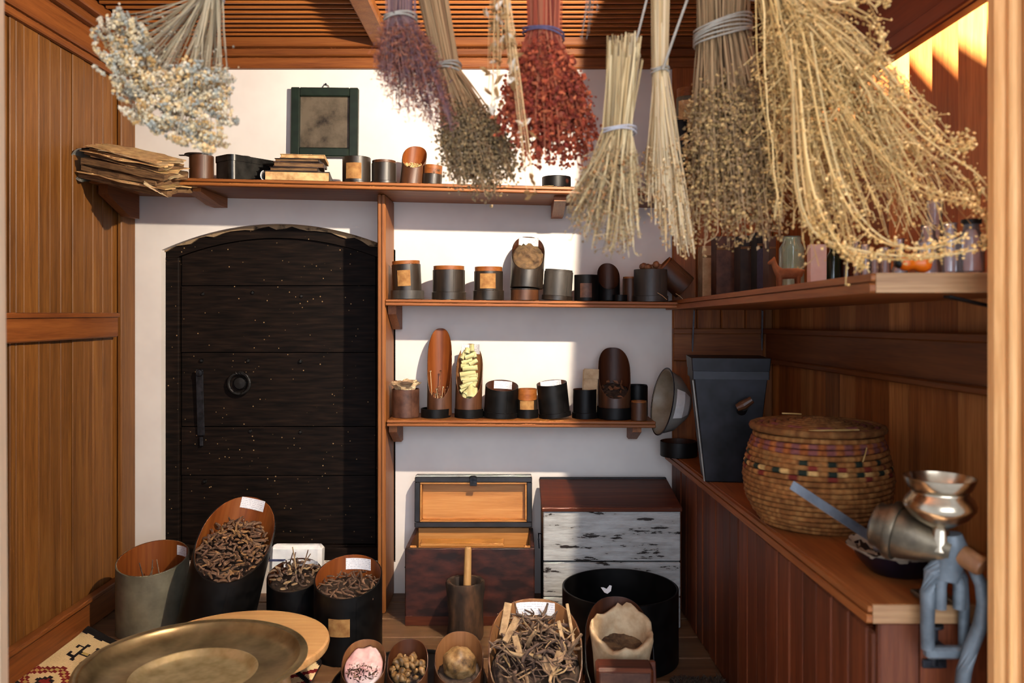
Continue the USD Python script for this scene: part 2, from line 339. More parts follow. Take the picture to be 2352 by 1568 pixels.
# the front opening's posts
t5 = struct('trim_5')
part(t5, 'post', rot(box(-0.16, 0, 0, 0.03, 0, 2.1, 0.006), ry=-0.35, at=(-0.730, 1.17, 0)), M['post_white'])
t6 = struct('trim_6')
part(t6, 'post', box(0.709, 0.9, 1.22, 1.25, 0, 2.1, 0.008), M['post_pale'])
part(t6, 'post_moulding', box(0.722, 0.735, 1.208, 1.22, 0, 2.1, 0.006), M['post_pale'])
part(t6, 'post_moulding', box(0.745, 0.9, 1.20, 1.22, 0, 2.1, 0.006), M['post_pale'])
wf = struct('wall_front')
part(wf, 'panel', box(XL - 0.05, -0.86, 1.2, 1.215, 0, 2.0, 0.003), M['board_l'])
part(wf, 'panel', box(0.88, 1.0, 1.2, 1.215, 0, 2.0, 0.003), M['board_r'])
#SECTION2

# ------------------------------------------------------------------ more materials
M['door'] = mat('door', {'tc': ('texture_coordinate', {}), 'map': ('mapping', {'scale': (3, 3, 30)}), 'n1': ('noise_texture', {'scale': 3, 'detail': 5}),
    'rp': ('rgb_ramp', {'ramp': [(0.35, lin((14, 10, 8))), (0.55, lin((26, 18, 14))), (0.75, lin((38, 27, 20)))]}),
    'v': ('voronoi_texture', {'scale': 40.0, 'randomness': 1.0}), 'vr': ('rgb_ramp', {'ramp': [(0.0, (1, 1, 1)), (0.075, (1, 1, 1)), (0.105, (0, 0, 0)), (1, (0, 0, 0))]}),
    'wn': ('noise_texture', {'scale': 9.0, 'detail': 2}), 'wr': ('rgb_ramp', {'ramp': [(0.42, (0, 0, 0)), (0.56, (1, 1, 1))]}), 'mm': ('math', {'math_type': 'multiply'}),
    'mx': ('mix', {'color2': lin((150, 120, 84))}), 'b': ('bump', {'strength': 0.4, 'distance': 0.002}), 'p': ('principled_bsdf', {'roughness': 0.6, 'specular_ior_level': 0.08})},
    [('tc.object', 'map.vector'), ('map.vector', 'n1.vector'), ('n1.fac', 'rp.fac'), ('tc.object', 'v.vector'), ('v.distance', 'vr.fac'), ('tc.object', 'wn.vector'), ('wn.fac', 'wr.fac'),
     ('vr.color', 'mm.value1'), ('wr.color', 'mm.value2'), ('mm.value', 'mx.fac'), ('rp.color', 'mx.color1'), ('mx.color', 'p.base_color'), ('n1.fac', 'b.height'), ('b.normal', 'p.normal')])
M['iron'] = mottled('iron', (38, 38, 42), (66, 66, 72), scale=40, rough=0.5, metal=0.6, bump=0.3)
M['spoon_grey'] = mottled('bluish_iron', (120, 128, 142), (160, 168, 182), scale=20, rough=.45, metal=.3)
M['black_iron'] = mottled('black_iron', (22, 20, 19), (36, 33, 31), scale=40, rough=0.55, metal=0.3, bump=0.3)
M['worn_plaster'] = mottled('worn_plaster', (58, 44, 32), (176, 148, 112), scale=26, rough=0.9, bump=0.5, lo=0.34, hi=0.48)
M['bark'] = mottled('dark_bent_wood', (22, 17, 13), (56, 44, 34), scale=24, rough=0.42, bump=0.25, spec=0.5, stretch=(1, 1, 0.3), rv=0.2)
M['bark_grey'] = mottled('greyish_bent_wood', (50, 46, 42), (80, 74, 68), scale=24, rough=0.45, bump=0.25, spec=0.5, stretch=(1, 1, 0.3), rv=0.2)
M['bark_brown'] = mottled('brown_bent_wood', (66, 36, 20), (104, 62, 34), scale=20, rough=0.45, bump=0.25, spec=0.45, stretch=(1, 1, 0.3), rv=0.2)
M['black_wood'] = mottled('black_bent_wood', (8, 7, 7), (20, 18, 17), scale=24, rough=0.45, bump=0.2, spec=0.2, rv=0.2)
M['bark_red'] = mottled('reddish_bent_wood', (70, 40, 28), (112, 74, 56), scale=24, rough=0.5, bump=0.25)
M['grey_box'] = mottled('grey_green_paint', (104, 98, 80), (136, 128, 106), scale=14, rough=0.6, bump=0.2)
M['lip'] = wood('lip', (140, 74, 30), (176, 106, 50), (196, 128, 70), 'x', vary=0.2)
M['lining'] = wood('lining', (116, 56, 20), (158, 86, 34), (186, 116, 54), 'z', sc=0.5, vary=0.2, bump=0.1)
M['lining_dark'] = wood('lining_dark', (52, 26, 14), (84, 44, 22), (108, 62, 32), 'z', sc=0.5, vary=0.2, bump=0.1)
M['lining_pale'] = wood('lining_pale', (130, 84, 52), (168, 118, 80), (190, 142, 102), 'z', sc=0.5, vary=0.2, bump=0.1)
M['tan_label'] = mottled('tan_paper', (160, 108, 54), (196, 146, 84), scale=40, rough=0.8, bump=0.1)
def printed(name, paper, ink):
    return mat(name, {'tc': ('texture_coordinate', {}), 'w': ('wave_texture', {'bands_direction': 'z', 'scale': 55.0, 'distortion': 0.4, 'detail': 1.0}), 'r1': ('rgb_ramp', {'ramp': [(0.78, (0, 0, 0)), (0.9, (1, 1, 1))]}),
        'n': ('noise_texture', {'scale': 240.0}), 'r2': ('rgb_ramp', {'ramp': [(0.46, (0, 0, 0)), (0.54, (1, 1, 1))]}), 'm': ('math', {'math_type': 'multiply'}), 'mx': ('mix', {'color1': lin(paper), 'color2': lin(ink)}),
        'p': ('principled_bsdf', {'roughness': 0.7, 'specular_ior_level': 0.2})},
        [('tc.object', 'w.vector'), ('tc.object', 'n.vector'), ('w.color', 'r1.fac'), ('n.fac', 'r2.fac'), ('r1.color', 'm.value1'), ('r2.color', 'm.value2'), ('m.value', 'mx.fac'), ('mx.color', 'p.base_color')])
M['label'] = printed('white_label', (222, 222, 226), (168, 168, 178))
M['label_grey'] = printed('grey_label', (204, 202, 202), (150, 148, 150))
M['paper_old'] = mottled('old_paper', (150, 112, 70), (204, 166, 116), scale=30, rough=0.85, bump=0.25)
M['paper_dark'] = mottled('old_paper_dark', (92, 64, 40), (150, 112, 72), scale=30, rough=0.85, bump=0.3, stretch=(1, 1, 8))
M['kraft'] = mottled('kraft_paper', (196, 160, 116), (234, 206, 164), scale=22, rough=0.8, bump=0.3)
M['white_paper'] = mottled('white_paper', (206, 204, 204), (226, 224, 222), scale=20, rough=0.8, bump=0.1)
M['leather'] = mottled('dark_leather', (34, 24, 20), (64, 44, 34), scale=30, rough=0.5, bump=0.3)
M['tin'] = mottled('black_tin', (24, 23, 22), (62, 60, 56), scale=16, rough=0.35, metal=0.5, bump=0.15, spec=0.5, rv=0.2)
M['green_frame'] = mottled('green_frame', (16, 30, 20), (26, 44, 30), scale=30, rough=0.45, bump=0.15)
M['old_mirror'] = mottled('tarnished_mirror', (40, 32, 26), (98, 86, 70), scale=11, rough=0.35, bump=0.02, lo=0.36, hi=0.58, detail=7, c=(120, 106, 88))

# ------------------------------------------------------------------ the arched door
door = struct('door_1')
YD = 3.0
leaf_rows = [560, 655, 808, 978, 1090, 1248, 1300]
def prism_xz(poly, y0, y1):
    m = trimesh.creation.extrude_polygon(poly, y1 - y0, engine='earcut'); v = np.array(m.vertices)
    return np.stack([v[:, 0], y1 - v[:, 2], v[:, 1]], -1), np.array(m.faces)
def pxz(pts, Y): return [tuple(P(a, b, Y)[[0, 2]]) for a, b in pts]
leaf_arch = [(px, arch(px, 34)) for px in np.linspace(418, 862, 21)]
for i, (a, b) in enumerate(zip(leaf_rows[:-1], leaf_rows[1:])):
    if i == 0: poly = Polygon(pxz([(418, b)] + leaf_arch + [(862, b)], YD))
    else: poly = Polygon(pxz([(418, a + 2), (862, a + 2), (862, b), (418, b)], YD))
    part(door, 'board', prism_xz(poly, YD - 0.004 * (i % 2) - (0.006 if i == 5 else 0), YD + 0.03), M['door'])
part(door, 'backing', box(P(360, 0, YD)[0], P(920, 0, YD)[0], YD + 0.031, YD + 0.05, 0.05, 1.36, 0.002), M['door'])
o = [(px, arch(px, 6)) for px in np.linspace(368, 905, 31)]; inn = [(px, arch(px, 33)) for px in np.linspace(905, 368, 31)]
part(door, 'arched_head', prism_xz(Polygon(pxz(o + inn, YD)), YD - 0.014, YD + 0.03), M['door'])
o2 = [(px, arch(px, -3)) for px in np.linspace(372, 905, 31)]; in2 = [(px, arch(px, 11 + 3 * math.sin(px * 0.09) + 2 * math.sin(px * 0.23))) for px in np.linspace(905, 372, 31)]
part(door, 'worn_edge', prism_xz(Polygon(pxz(o2 + in2, YD)), YD - 0.024, YD + 0.03), M['worn_plaster'], 'worn pale edge along the arch')
part(door, 'jamb', box(P(366, 0, YD)[0], P(415, 0, YD)[0], YD - 0.016, YD + 0.03, 0.08, P(0, 590, YD)[2], 0.004), M['door'])
part(door, 'jamb', box(P(865, 0, YD)[0], P(912, 0, YD)[0], YD - 0.016, YD + 0.03, 0.08, P(0, 590, YD)[2], 0.004), M['door'])
part(door, 'sill', box(P(368, 0, YD)[0], P(912, 0, YD)[0], YD - 0.03, YD + 0.03, 0.06, P(0, 1252, YD)[2], 0.004), M['door'])
for px, py in ((466, 675), (580, 672), (692, 680), (463, 828), (570, 828), (690, 830), (470, 1105), (575, 990), (690, 992)):
    part(door, 'stud', rot(lathe([(0, 0.007), (0.005, 0.006), (0.008, 0.0)], 12), rx=90, at=P(px, py, YD - 0.003)), M['black_iron'])
lt = part(door, 'latch', join([bar(P(458, 848, YD - .02), P(462, 1000, YD - .012), 0.026, 0.006, up=(0, 1, 0)), rot(lathe([(0, .01), (.011, .008), (.014, 0)], 12), rx=90, at=P(459, 856, YD - .02)),
     bar(P(462, 1002, YD - .012), P(463, 1024, YD - .012), 0.012, 0.008, up=(0, 1, 0))]), M['iron'], 'grey iron latch strap')
c0 = P(550, 880, YD - 0.012); a = np.linspace(0, 2 * np.pi, 25)
part(door, 'ring_handle', join([tube(np.stack([c0[0] + 0.038 * np.cos(a), c0[1] - 0.004 + 0 * a, c0[2] + 0.038 * np.sin(a)], -1), 0.006, 8),
     rot(lathe([(0, .012), (.02, .010), (.026, 0)], 16), rx=90, at=c0 + [0, 0.01, 0])]), M['black_iron'], 'black iron ring handle')

# ------------------------------------------------------------------ shelves
def zs(kind, X):                    # heights of the shelf tops, which are a little out of level
    return {'top': 1.4085 - 0.023 * (X + 0.0), 'mid': 1.041 - 0.010 * (X + 0.0), 'low': 0.641 - 0.006 * X}[kind]
def sloped(kind, x0, x1, y0, y1, th, c=0.003):
    v, f = box(x0, x1, y0, y1, -th, 0, c); v[:, 2] += zs(kind, v[:, 0]); return v, f
def bracket(y0, y1, x0, x1, ztop, h):       # wooden block under a shelf, cut back at its lower front
    poly = Polygon([(y1, 0), (y1, -h), (y1 - 0.3 * (y1 - y0), -h), (y0, -0.35 * h), (y0, 0)])
    m = trimesh.creation.extrude_polygon(poly, x1 - x0, engine='earcut'); v = np.array(m.vertices)
    return np.stack([x0 + v[:, 2], v[:, 0], ztop + v[:, 1]], -1), np.array(m.faces)
t = thing('wall_shelf', 'long brown wooden top shelf under the framed picture, running over the door', 'shelf', (0, 0, 0))
part(t, 'board', sloped('top', XL + 0.001, 0.545, 2.662, YB, 0.024), M['shelf_x'])
part(t, 'edge_moulding', sloped('top', XL + 0.001, 0.545, 2.654, 2.6615, 0.010), M['shelf_x'])
part(t, 'edge_moulding', (lambda m: (m[0] - [0, 0, 0.0125], m[1]))(sloped('top', XL + 0.001, 0.545, 2.652, 2.6615, 0.0105)), M['shelf_x'])
part(t, 'end_bracket', bracket(2.685, YB - 0.04, XL + 0.017, XL + 0.047, zs('top', XL) - 0.025, 0.085), M['rail_y'])
part(t, 'bracket', bracket(2.70, YB - 0.001, -1.075, -1.028, zs('top', -1.05) - 0.025, 0.034), M['shelf_y'])
part(t, 'bracket', bracket(2.70, YB - 0.001, 0.125, 0.165, zs('top', .14) - 0.025, 0.045), M['shelf_y'])
t = thing('wall_shelf', 'middle wooden shelf on the white wall, right of the upright post', 'shelf', (0, 0, 0))
part(t, 'board', sloped('mid', -0.434, 0.895, 2.758, YB - 0.02, 0.021), M['shelf_x'])
part(t, 'edge_moulding', sloped('mid', -0.434, 0.545, 2.750, 2.7575, 0.009), M['shelf_x'])
part(t, 'edge_moulding', (lambda m: (m[0] - [0, 0, 0.0105], m[1]))(sloped('mid', -0.434, 0.545, 2.748, 2.7575, 0.0105)), M['shelf_x'])
part(t, 'bracket', bracket(2.80, YB - 0.001, -0.433, -0.405, zs('mid', -.42) - 0.0215, 0.082), M['shelf_y'])
t = thing('wall_shelf', 'lowest wooden shelf on the white wall, below two other shelves', 'shelf', (0, 0, 0))
part(t, 'board', sloped('low', -0.43, 0.465, 2.758, YB, 0.021), M['shelf_x'])
part(t, 'edge_moulding', sloped('low', -0.43, 0.465, 2.750, 2.7575, 0.009), M['shelf_x'])
part(t, 'edge_moulding', (lambda m: (m[0] - [0, 0, 0.0105], m[1]))(sloped('low', -0.43, 0.465, 2.748, 2.7575, 0.0105)), M['shelf_x'])
part(t, 'bracket', bracket(2.80, YB - 0.001, -0.43, -0.402, zs('low', -.42) - 0.0215, 0.075), M['shelf_y'])
part(t, 'bracket', bracket(2.80, YB - 0.001, 0.395, 0.425, zs('low', .42) - 0.0215, 0.06), M['shelf_y'])
t = thing('shelf_post', 'tall upright wooden plank holding the shelves, right of the dark door', 'post', (0, 0, 0))
part(t, 'plank', box(-0.462, -0.4345, 2.758, YB, 0, zs('top', -.45) - 0.0255, 0.003), M['post_z'])
part(t, 'edge_moulding', box(-0.459, -0.449, 2.752, 2.7575, 0, zs('top', -.45) - 0.0255, 0.002), M['post_z'])
part(t, 'edge_moulding', box(-0.446, -0.436, 2.752, 2.7575, 0, zs('top', -.45) - 0.0255, 0.002), M['post_z'])

def side_shelf(label, z_back, rise, x_back, x_end, th, strap):
    Ye = 1.325
    t = thing('side_shelf', label, 'shelf', (0, 0, 0))
    def slab(xa, xb, za, zb, yb_=YB - 0.02, ye=Ye, c=0.003):        # xa, xb: offsets; along the sloping front edge
        v, f = box(0, 1, ye, yb_, za, zb, c); u = v[:, 0].copy(); k = (YB - v[:, 1]) / (YB - Ye)
        front = x_back + (x_end - x_back) * k
        v[:, 0] = np.where(xb is None, front + xa + u * (xr(v[:, 1]) - 0.001 - front - xa), front + xa + u * ((xb or 0) - xa)); v[:, 2] += z_back + rise * k
        return v, f
    part(t, 'board', slab(0, None, -th, 0, ye=Ye + 0.0035), M['shelf_y'])
    part(t, 'end_grain', slab(0.0, None, -th, 0, yb_=Ye + 0.003), M['shelf_end'], 'pale sawn end of the board')
    part(t, 'edge_moulding', slab(-0.008, -0.0005, -th * 0.42, -0.002), M['shelf_y'])
    part(t, 'edge_moulding', slab(-0.010, -0.0005, -th, -th * 0.52), M['shelf_y'])
    return t
up_shelf = side_shelf('upper side shelf along the right wall, crowded with bottles and books', 1.0416, 0.0225, 0.540, 0.577, 0.032, True)
low_shelf = side_shelf('lower side shelf along the right wall, carrying the coiled basket', 0.514, 0.018, 0.537, 0.572, 0.030, False)
wlow = struct('wall_right_lower')      # boarded front and end of the bench that carries the lower side shelf
def xb(Y): return 0.537 + (0.572 - 0.537) * (YB - Y) / (YB - 1.325) + 0.014
Y = YB - 0.02; i = 0
while Y > 1.36:
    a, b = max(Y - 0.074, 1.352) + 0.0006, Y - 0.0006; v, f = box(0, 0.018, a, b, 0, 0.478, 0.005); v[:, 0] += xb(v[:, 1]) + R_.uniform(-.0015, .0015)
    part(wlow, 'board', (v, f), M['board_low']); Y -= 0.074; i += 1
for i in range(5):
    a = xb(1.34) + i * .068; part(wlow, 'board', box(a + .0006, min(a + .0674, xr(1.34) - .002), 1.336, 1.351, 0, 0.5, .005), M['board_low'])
def zup(Y): return 1.0416 + 0.0225 * (YB - Y) / 1.625
def zlow(Y): return 0.514 + 0.018 * (YB - Y) / 1.625
for px, Y in ((1590, 2.86), (1745, 2.90)):
    a = P(px, 722, Y); X = a[0]
    part(up_shelf, 'iron_bracket', join([bar((X, Y - 0.03, zup(Y) - 0.034), (X + 0.012, YB - 0.03, 0.86), 0.014, 0.004, up=(1, 0, 0))]), M['spoon_grey'], 'thin grey iron bracket strap')
part(up_shelf, 'iron_bracket', join([bar((0.70, 1.345, zup(1.35) - 0.037), (0.922, 1.36, zup(1.36) - 0.085), 0.02, 0.004)]), M['black_iron'], 'dark iron bracket under the near end')

# ------------------------------------------------------------------ bent-wood boxes and scoops
def shell(r, hf, hb, n=2.0, th=0.003, seg=56, z0=0.0, floor=0.006):
    """outside and rim of a round bent-wood box whose mouth is cut on the slant (front is -y)"""
    a = np.linspace(0, 2 * np.pi, seg, endpoint=False); s, c = np.sin(a), -np.cos(a)          # a = 0 is the front
    h = (hf + hb) / 2 + (hb - hf) / 2 * np.sign(c) * np.maximum(1 - np.abs(s) ** n, 0) ** (1 / n)
    rings = []
    for rr, zz in ((0.0, z0), (r * .98, z0), (r, z0 + 0.002), (r, h * 0.5 + z0 * .5), (r, h - 0.0012), (r - th * .3, h), (r - th * .8, h)):
        rings.append(np.stack([rr * s, rr * c, np.broadcast_to(zz, (seg,))], -1))
    return np.vstack(rings), grid_faces(len(rings), seg, True)
def lining(r, hf, hb, n=2.0, th=0.003, seg=56, floor=0.006):
    a = np.linspace(0, 2 * np.pi, seg, endpoint=False); s, c = np.sin(a), -np.cos(a); ri = r - th
    h = (hf + hb) / 2 + (hb - hf) / 2 * np.sign(c) * np.maximum(1 - np.abs(s) ** n, 0) ** (1 / n)
    rings = []
    for rr, zz in ((r - th * .8, h + 0.0001), (ri, h - 0.0008), (ri, h * .6 + floor * .4), (ri, np.full(seg, floor + 0.001)), (ri * .97, np.full(seg, floor)), (0, np.full(seg, floor))):
        rings.append(np.stack([rr * s, rr * c, np.broadcast_to(zz, (seg,))], -1))
    return np.vstack(rings), grid_faces(len(rings), seg, True)
def bent_box(name, label, loc, r, h, body='bark', lip='lip', lipw=0.0, hb=None, n=2.0, tilt=(0, 0, 0), paper=None, base=0.0, basemat=None, inner='lining', inlabel=None, cat='box', group=None, seam=True, th=None, lipr=None):
    """round box of bent wood. paper: (angle0, angle1, z0, z1, material) on its front; inlabel: (a0, a1, drop, height) inside the tall back"""
    t = thing(name, label, cat, loc, tilt, group)
    hb = hb or h; th = th or max(0.0022, r * 0.05)
    part(t, 'body', shell(r, h, hb, n, th), M[body], smooth=40)
    part(t, 'lining', lining(r, h, hb, n, th), M[inner], smooth=40)
    if lipw:
        rl = lipr or r * 0.955
        part(t, 'lip', lathe([(r - th, h - 0.004), (rl, h - 0.002), (rl, h + lipw), (rl - th, h + lipw), (rl - th, h - 0.006)], 48), M[lip], smooth=40)
    if base: part(t, 'base_band', lathe([(r, 0.0), (r + 0.0035, 0.0005), (r + 0.0035, base - 0.001), (r + 0.0025, base), (r, base)], 48), M[basemat or body], smooth=40)
    if seam:
        z1 = min(h, hb) * 0.96; a0 = R_.uniform(15, 40)
        part(t, 'seam', patch(r, a0, a0 + 12, 0.004, z1, th=0.0012, seg=4), M[body])
    if paper: part(t, 'paper_label', patch(r, paper[0], paper[1], paper[2], paper[3], th=0.0016), M[paper[4]], 'tan paper label' if paper[4] == 'tan_label' else 'pale paper label')
    if inlabel: part(t, 'paper_label', patch(r - th, inlabel[0], inlabel[1], hb - inlabel[2] - inlabel[3], hb - inlabel[2], th=0.001, ang0=90, inward=True), M[inlabel[4] if len(inlabel) > 4 else 'label'], 'white paper label inside the rim')
    return t
def lid_dish(label, loc, r, h, m='bark', group=None):
    t = thing('box_lid', label, 'lid', loc, group=group)
    part(t, 'rim', lathe([(r * .9, 0), (r, 0.001), (r, h), (r - .003, h), (r - .003, 0.004)], 48), M[m], smooth=40)
    part(t, 'bottom', lathe([(0, 0), (r * .9, 0), (r - .003, .0039), (0, .004)], 48), M[m], smooth=40)
    return t
def at(kind, px, Y, dz=0.0008):
    X = (px - X0) * Y / FPX
    return (X, Y, {'top': zs('top', X), 'mid': zs('mid', X), 'low': zs('low', X), 'floor': 0.0, 'up': zup(Y), 'bench': zlow(Y)}[kind] + dz)

# --- things on the top shelf
YT = 2.73
def wt(n, Y=YT): return n * Y / FPX
bent_box('round_box', 'reddish-brown round wooden box on the top shelf, behind the tip of the white flower bunch', at('top', 463, YT), wt(27), wt(58), 'bark_brown', inner='lining_dark')
t = thing('lid_scrap', 'flat dark lid lying over the reddish-brown round box on the top shelf', 'lid', (P(455, 345, YT)[0], YT, at('top', 463, YT)[2] + wt(58) + .001))
part(t, 'disc', lathe([(0, 0), (.042, 0), (.043, .002), (.042, .004), (0, .004)], 32), M['leather'], smooth=30)
part(t, 'tab', box(-0.062, -0.04, -.006, .006, 0.0005, 0.003, .001), M['leather'])
# oblong black tin
t = thing('black_tin', 'oblong black metal tin with sloping lid on the top shelf, left of the book stack', 'tin', at('top', 527, 2.675))
from shapely import affinity
pl = affinity.rotate(sbox(-0.048, -0.10, 0.048, 0.10).buffer(-0.02).buffer(0.02), -38, origin=(0, 0)); pl = affinity.translate(pl, 0.027, 0.11)
def prism_z(poly, z0, z1):
    m = trimesh.creation.extrude_polygon(poly, z1 - z0, engine='earcut'); v = np.array(m.vertices); return v + [0, 0, z0], np.array(m.faces)
part(t, 'body', prism_z(pl, 0, 0.064), M['tin'], smooth=40)
part(t, 'lid', prism_z(pl.buffer(0.0025), 0.0642, 0.084), M['tin'], smooth=40)
part(t, 'lid_knob', move(lathe([(0, .008), (.018, .007), (.022, 0)], 20), (0.02, .09, .0841)), M['leather'], smooth=40)
# the framed mirror on the wall
c0, c1 = P(668, 202, 2.93), P(822, 360, 2.93)
t = thing('framed_mirror', 'dark green wooden frame with a tarnished brownish pane hanging on the white wall', 'frame', ((c0[0] + c1[0]) / 2, YB - 0.003, c1[2]), (-0.4, 0.6, 0))
w, h = c1[0] - c0[0], c0[2] - c1[2]; fw = 0.031
for nm, (a, b, c_, e) in (('frame_side', (-w / 2, -w / 2 + fw, 0, h)), ('frame_side', (w / 2 - fw, w / 2, 0, h)), ('frame_rail', (-w / 2 + fw, w / 2 - fw, 0, fw)), ('frame_rail', (-w / 2 + fw, w / 2 - fw, h - fw, h))):
    part(t, nm, box(a, b, -0.028, -0.004, c_, e, 0.003), M['green_frame'])
part(t, 'pane', box(-w / 2 + fw - .004, w / 2 - fw + .004, -0.012, -0.006, fw - .004, h - fw + .004, 0.001), M['old_mirror'])
a = np.linspace(-0.4, np.pi + 0.4, 14)
part(t, 'hanging_ring', tube(np.stack([0.011 * np.cos(a), -0.006 + 0 * a, h + .004 + 0.011 * np.sin(a)], -1), 0.0013, 6), M['iron'])
part(t, 'nail', rot(lathe([(0, 0.012), (.003, .0115), (.003, .0105), (.0014, .010), (.0014, 0)], 10), rx=90, at=(0.0, 0.002, h + .017)), M['iron'])
# round boxes
bent_box('round_box', 'dark round wooden box with tan paper label on the top shelf, below the green frame', at('top', 819, YT), wt(32), wt(62), 'bark', lipw=0, paper=(-34, 30, wt(10), wt(46), 'tan_label'), base=0.008, inner='lining_dark')
bent_box('round_box', 'plain shiny dark round box on the top shelf, right beside the tan-labelled one', at('top', 882, YT), wt(28), wt(50), 'bark', lipw=wt(6), base=0.012, lip='bark_brown', inner='lining_dark')
sc1 = bent_box('scoop_box', 'tall brown scoop-mouthed box of pale wood crumbs on the top shelf', at('top', 945, 2.74), wt(28), wt(38), 'bark_brown', hb=wt(104), n=2.3, tilt=(-6, 5, 0))
bent_box('round_box', 'small round box with orange-brown lid on the top shelf, right of the scoop of crumbs', at('top', 992, YT), wt(22), wt(28), 'bark', lipw=wt(20), base=0.004, tilt=(0, 4, 0))
bent_box('round_box', 'low black round box on the top shelf, under the red flower bunch', at('top', 1278, YT), wt(33), wt(28), 'black_wood', inner='lining_dark')
t = thing('paper_card', 'small white card standing in the low black box under the red bunch', 'card', (P(1303, 0, YT)[0], YT, at('top', 1303, YT)[2] + .008), (-6, 4, 0))
part(t, 'card', box(-.012, .012, -.001, .001, 0, .1, .0005), M['white_paper'])
t = thing('paper_scrap', 'small yellowed paper scrap on the edge of the top shelf below the red bunch', 'paper', (P(1260, 424, 2.662)[0], 2.664, zs('top', .1) + .0008))
part(t, 'sheet', box(-.016, .016, -.011, .02, 0, .001, .0003), M['paper_old'])
# stack at the right end of the top shelf
bent_box('round_box', 'tall black box at the right end of the top shelf, behind the straw bunches', at('top', 1562, 2.80), 0.052, .24, 'black_wood', inner='lining_dark', cat='box')
part('/World/' + 'round_box_%03d' % (used[('/World', 'round_box')] - 1), 'lid', lathe([(0, .2398), (.0535, .2398), (.0545, .242), (.0535, .2442), (0, .2442)], 32), M['black_wood'])
bent_box('round_box', 'orange-lidded round box with pale paper wrap on the tall black box, top shelf', (at('top', 1578, 2.80)[0], 2.80, at('top', 1562, 2.80)[2] + .2448), .036, .085, 'grey_box', lipw=.03, paper=(-60, 60, .005, .07, 'paper_old'))
bent_box('round_box', 'small tan-banded round box on the top shelf, left of the tall black box', at('top', 1504, 2.76), .032, .13, 'bark', paper=(-60, 60, .07, .11, 'tan_label'), lipw=.02)

# --- things on the middle shelf
YM = 2.815
def wm(n): return n * YM / FPX
lid_dish('dark grey-brown lid under the leftmost box on the middle shelf', at('mid', 936, YM), wm(38), wm(20), 'bark_grey')
bent_box('round_box', 'leftmost round box on the middle shelf, with torn tan label, sitting tilted in its lid', (at('mid', 936, YM)[0], YM, at('mid', 936, YM)[2] + .0085), wm(33), wm(74), 'bark', lipw=wm(8), tilt=(0, -2.5, 0), paper=(-30, 22, wm(24), wm(60), 'tan_label'))
bent_box('round_box', 'plain dark round box with orange rim, second from left on the middle shelf', at('mid', 1031, YM), wm(37), wm(68), 'bark', lipw=wm(9), base=.026)
bent_box('round_box', 'orange-rimmed round box with square tan label, third from left on the middle shelf', at('mid', 1122, YM), wm(33), wm(66), 'bark', lipw=wm(10), paper=(-32, 30, wm(26), wm(60), 'tan_label'), base=wm(22))
lid_dish('round reddish-brown lid under the tall scoop box on the middle shelf', at('mid', 1205, 2.80), wm(32), wm(24), 'bark_brown')
zb = at('mid', 1205, 2.80)[2] + wm(24)
t = thing('wood_disc', 'flat dark board on the brown lid, carrying the tall scoop box on the middle shelf', 'board', (at('mid', 1205, 2.80)[0], 2.815, zb + .0008))
part(t, 'disc', lathe([(0, 0), (wm(33), 0), (wm(33), .004), (0, .004)], 32), M['bark'])
sc2 = bent_box('scoop_box', 'tall dark scoop-mouthed box with white label and crusty brown lump on the middle shelf', (at('mid', 1209, 2.82)[0], 2.822, zb + .006), wm(38), wm(40), 'bark', hb=wm(126), n=2.4, tilt=(-4, 3, 0), inner='lining_dark', inlabel=(-40, 40, wm(3), wm(22), 'label_grey'))
bent_box('round_box', 'greyish dark round box leaning right of the tall scoop box on the middle shelf', at('mid', 1279, YM, .0025), wm(33), wm(66), 'bark_grey', tilt=(0, 4, 0), lipw=.006, lip='bark_grey', base=.016, basemat='bark', inner='lining_dark')
bent_box('round_box', 'black round box with torn dark red label, middle shelf, right of the leaning one', at('mid', 1347, YM), wm(28), wm(60), 'black_wood', paper=(-34, 20, .012, .06, 'bark_red'), inner='lining_dark')
bent_box('scoop_box', 'small black scoop-mouthed box in shade on the middle shelf, below the pale straw bunch', at('mid', 1398, 2.83), wm(26), wm(26), 'black_wood', hb=wm(92), n=2.2, tilt=(-4, 0, 0), inner='lining_dark')
lid_dish('flat black lid lying on the middle shelf between the shaded scoop and the orange-brown box', at('mid', 1424, 2.79), .024, .022, 'black_wood')
bent_box('round_box', 'slim orange-brown round box on the middle shelf, left of the black can of nuts', at('mid', 1447, 2.86), wm(17), wm(54), 'bark_brown', lipw=.006)
can = bent_box('round_box', 'black round can filled with round brown nuts on the middle shelf', at('mid', 1494, YM), wm(38), wm(74), 'bark_grey', base=.02, inner='lining_dark')
bent_box('round_box', 'dark wooden box lying tipped over at the right end of the middle shelf', (P(1566, 0, 2.80)[0] + .024, 2.868, 1.0865), .046, .105, 'bark_brown', tilt=(0, -48, 0), lipw=.006, inner='lining_dark')
t = thing('twine', 'thin pale twine ends hanging over the middle shelf edge near the tipped box', 'twine', (0, 0, 0))
for a_, b_ in (((1510, 672), (1532, 688)), ((1552, 674), (1572, 690))):
    p, q = P(*a_, 2.76), P(*b_, 2.742); p[2] = max(p[2], zs('mid', p[0]) + .002); part(t, 'strand', tube([p, (p + q) / 2 + [0, -.002, .002], q], .0012, 5), M['kraft'])

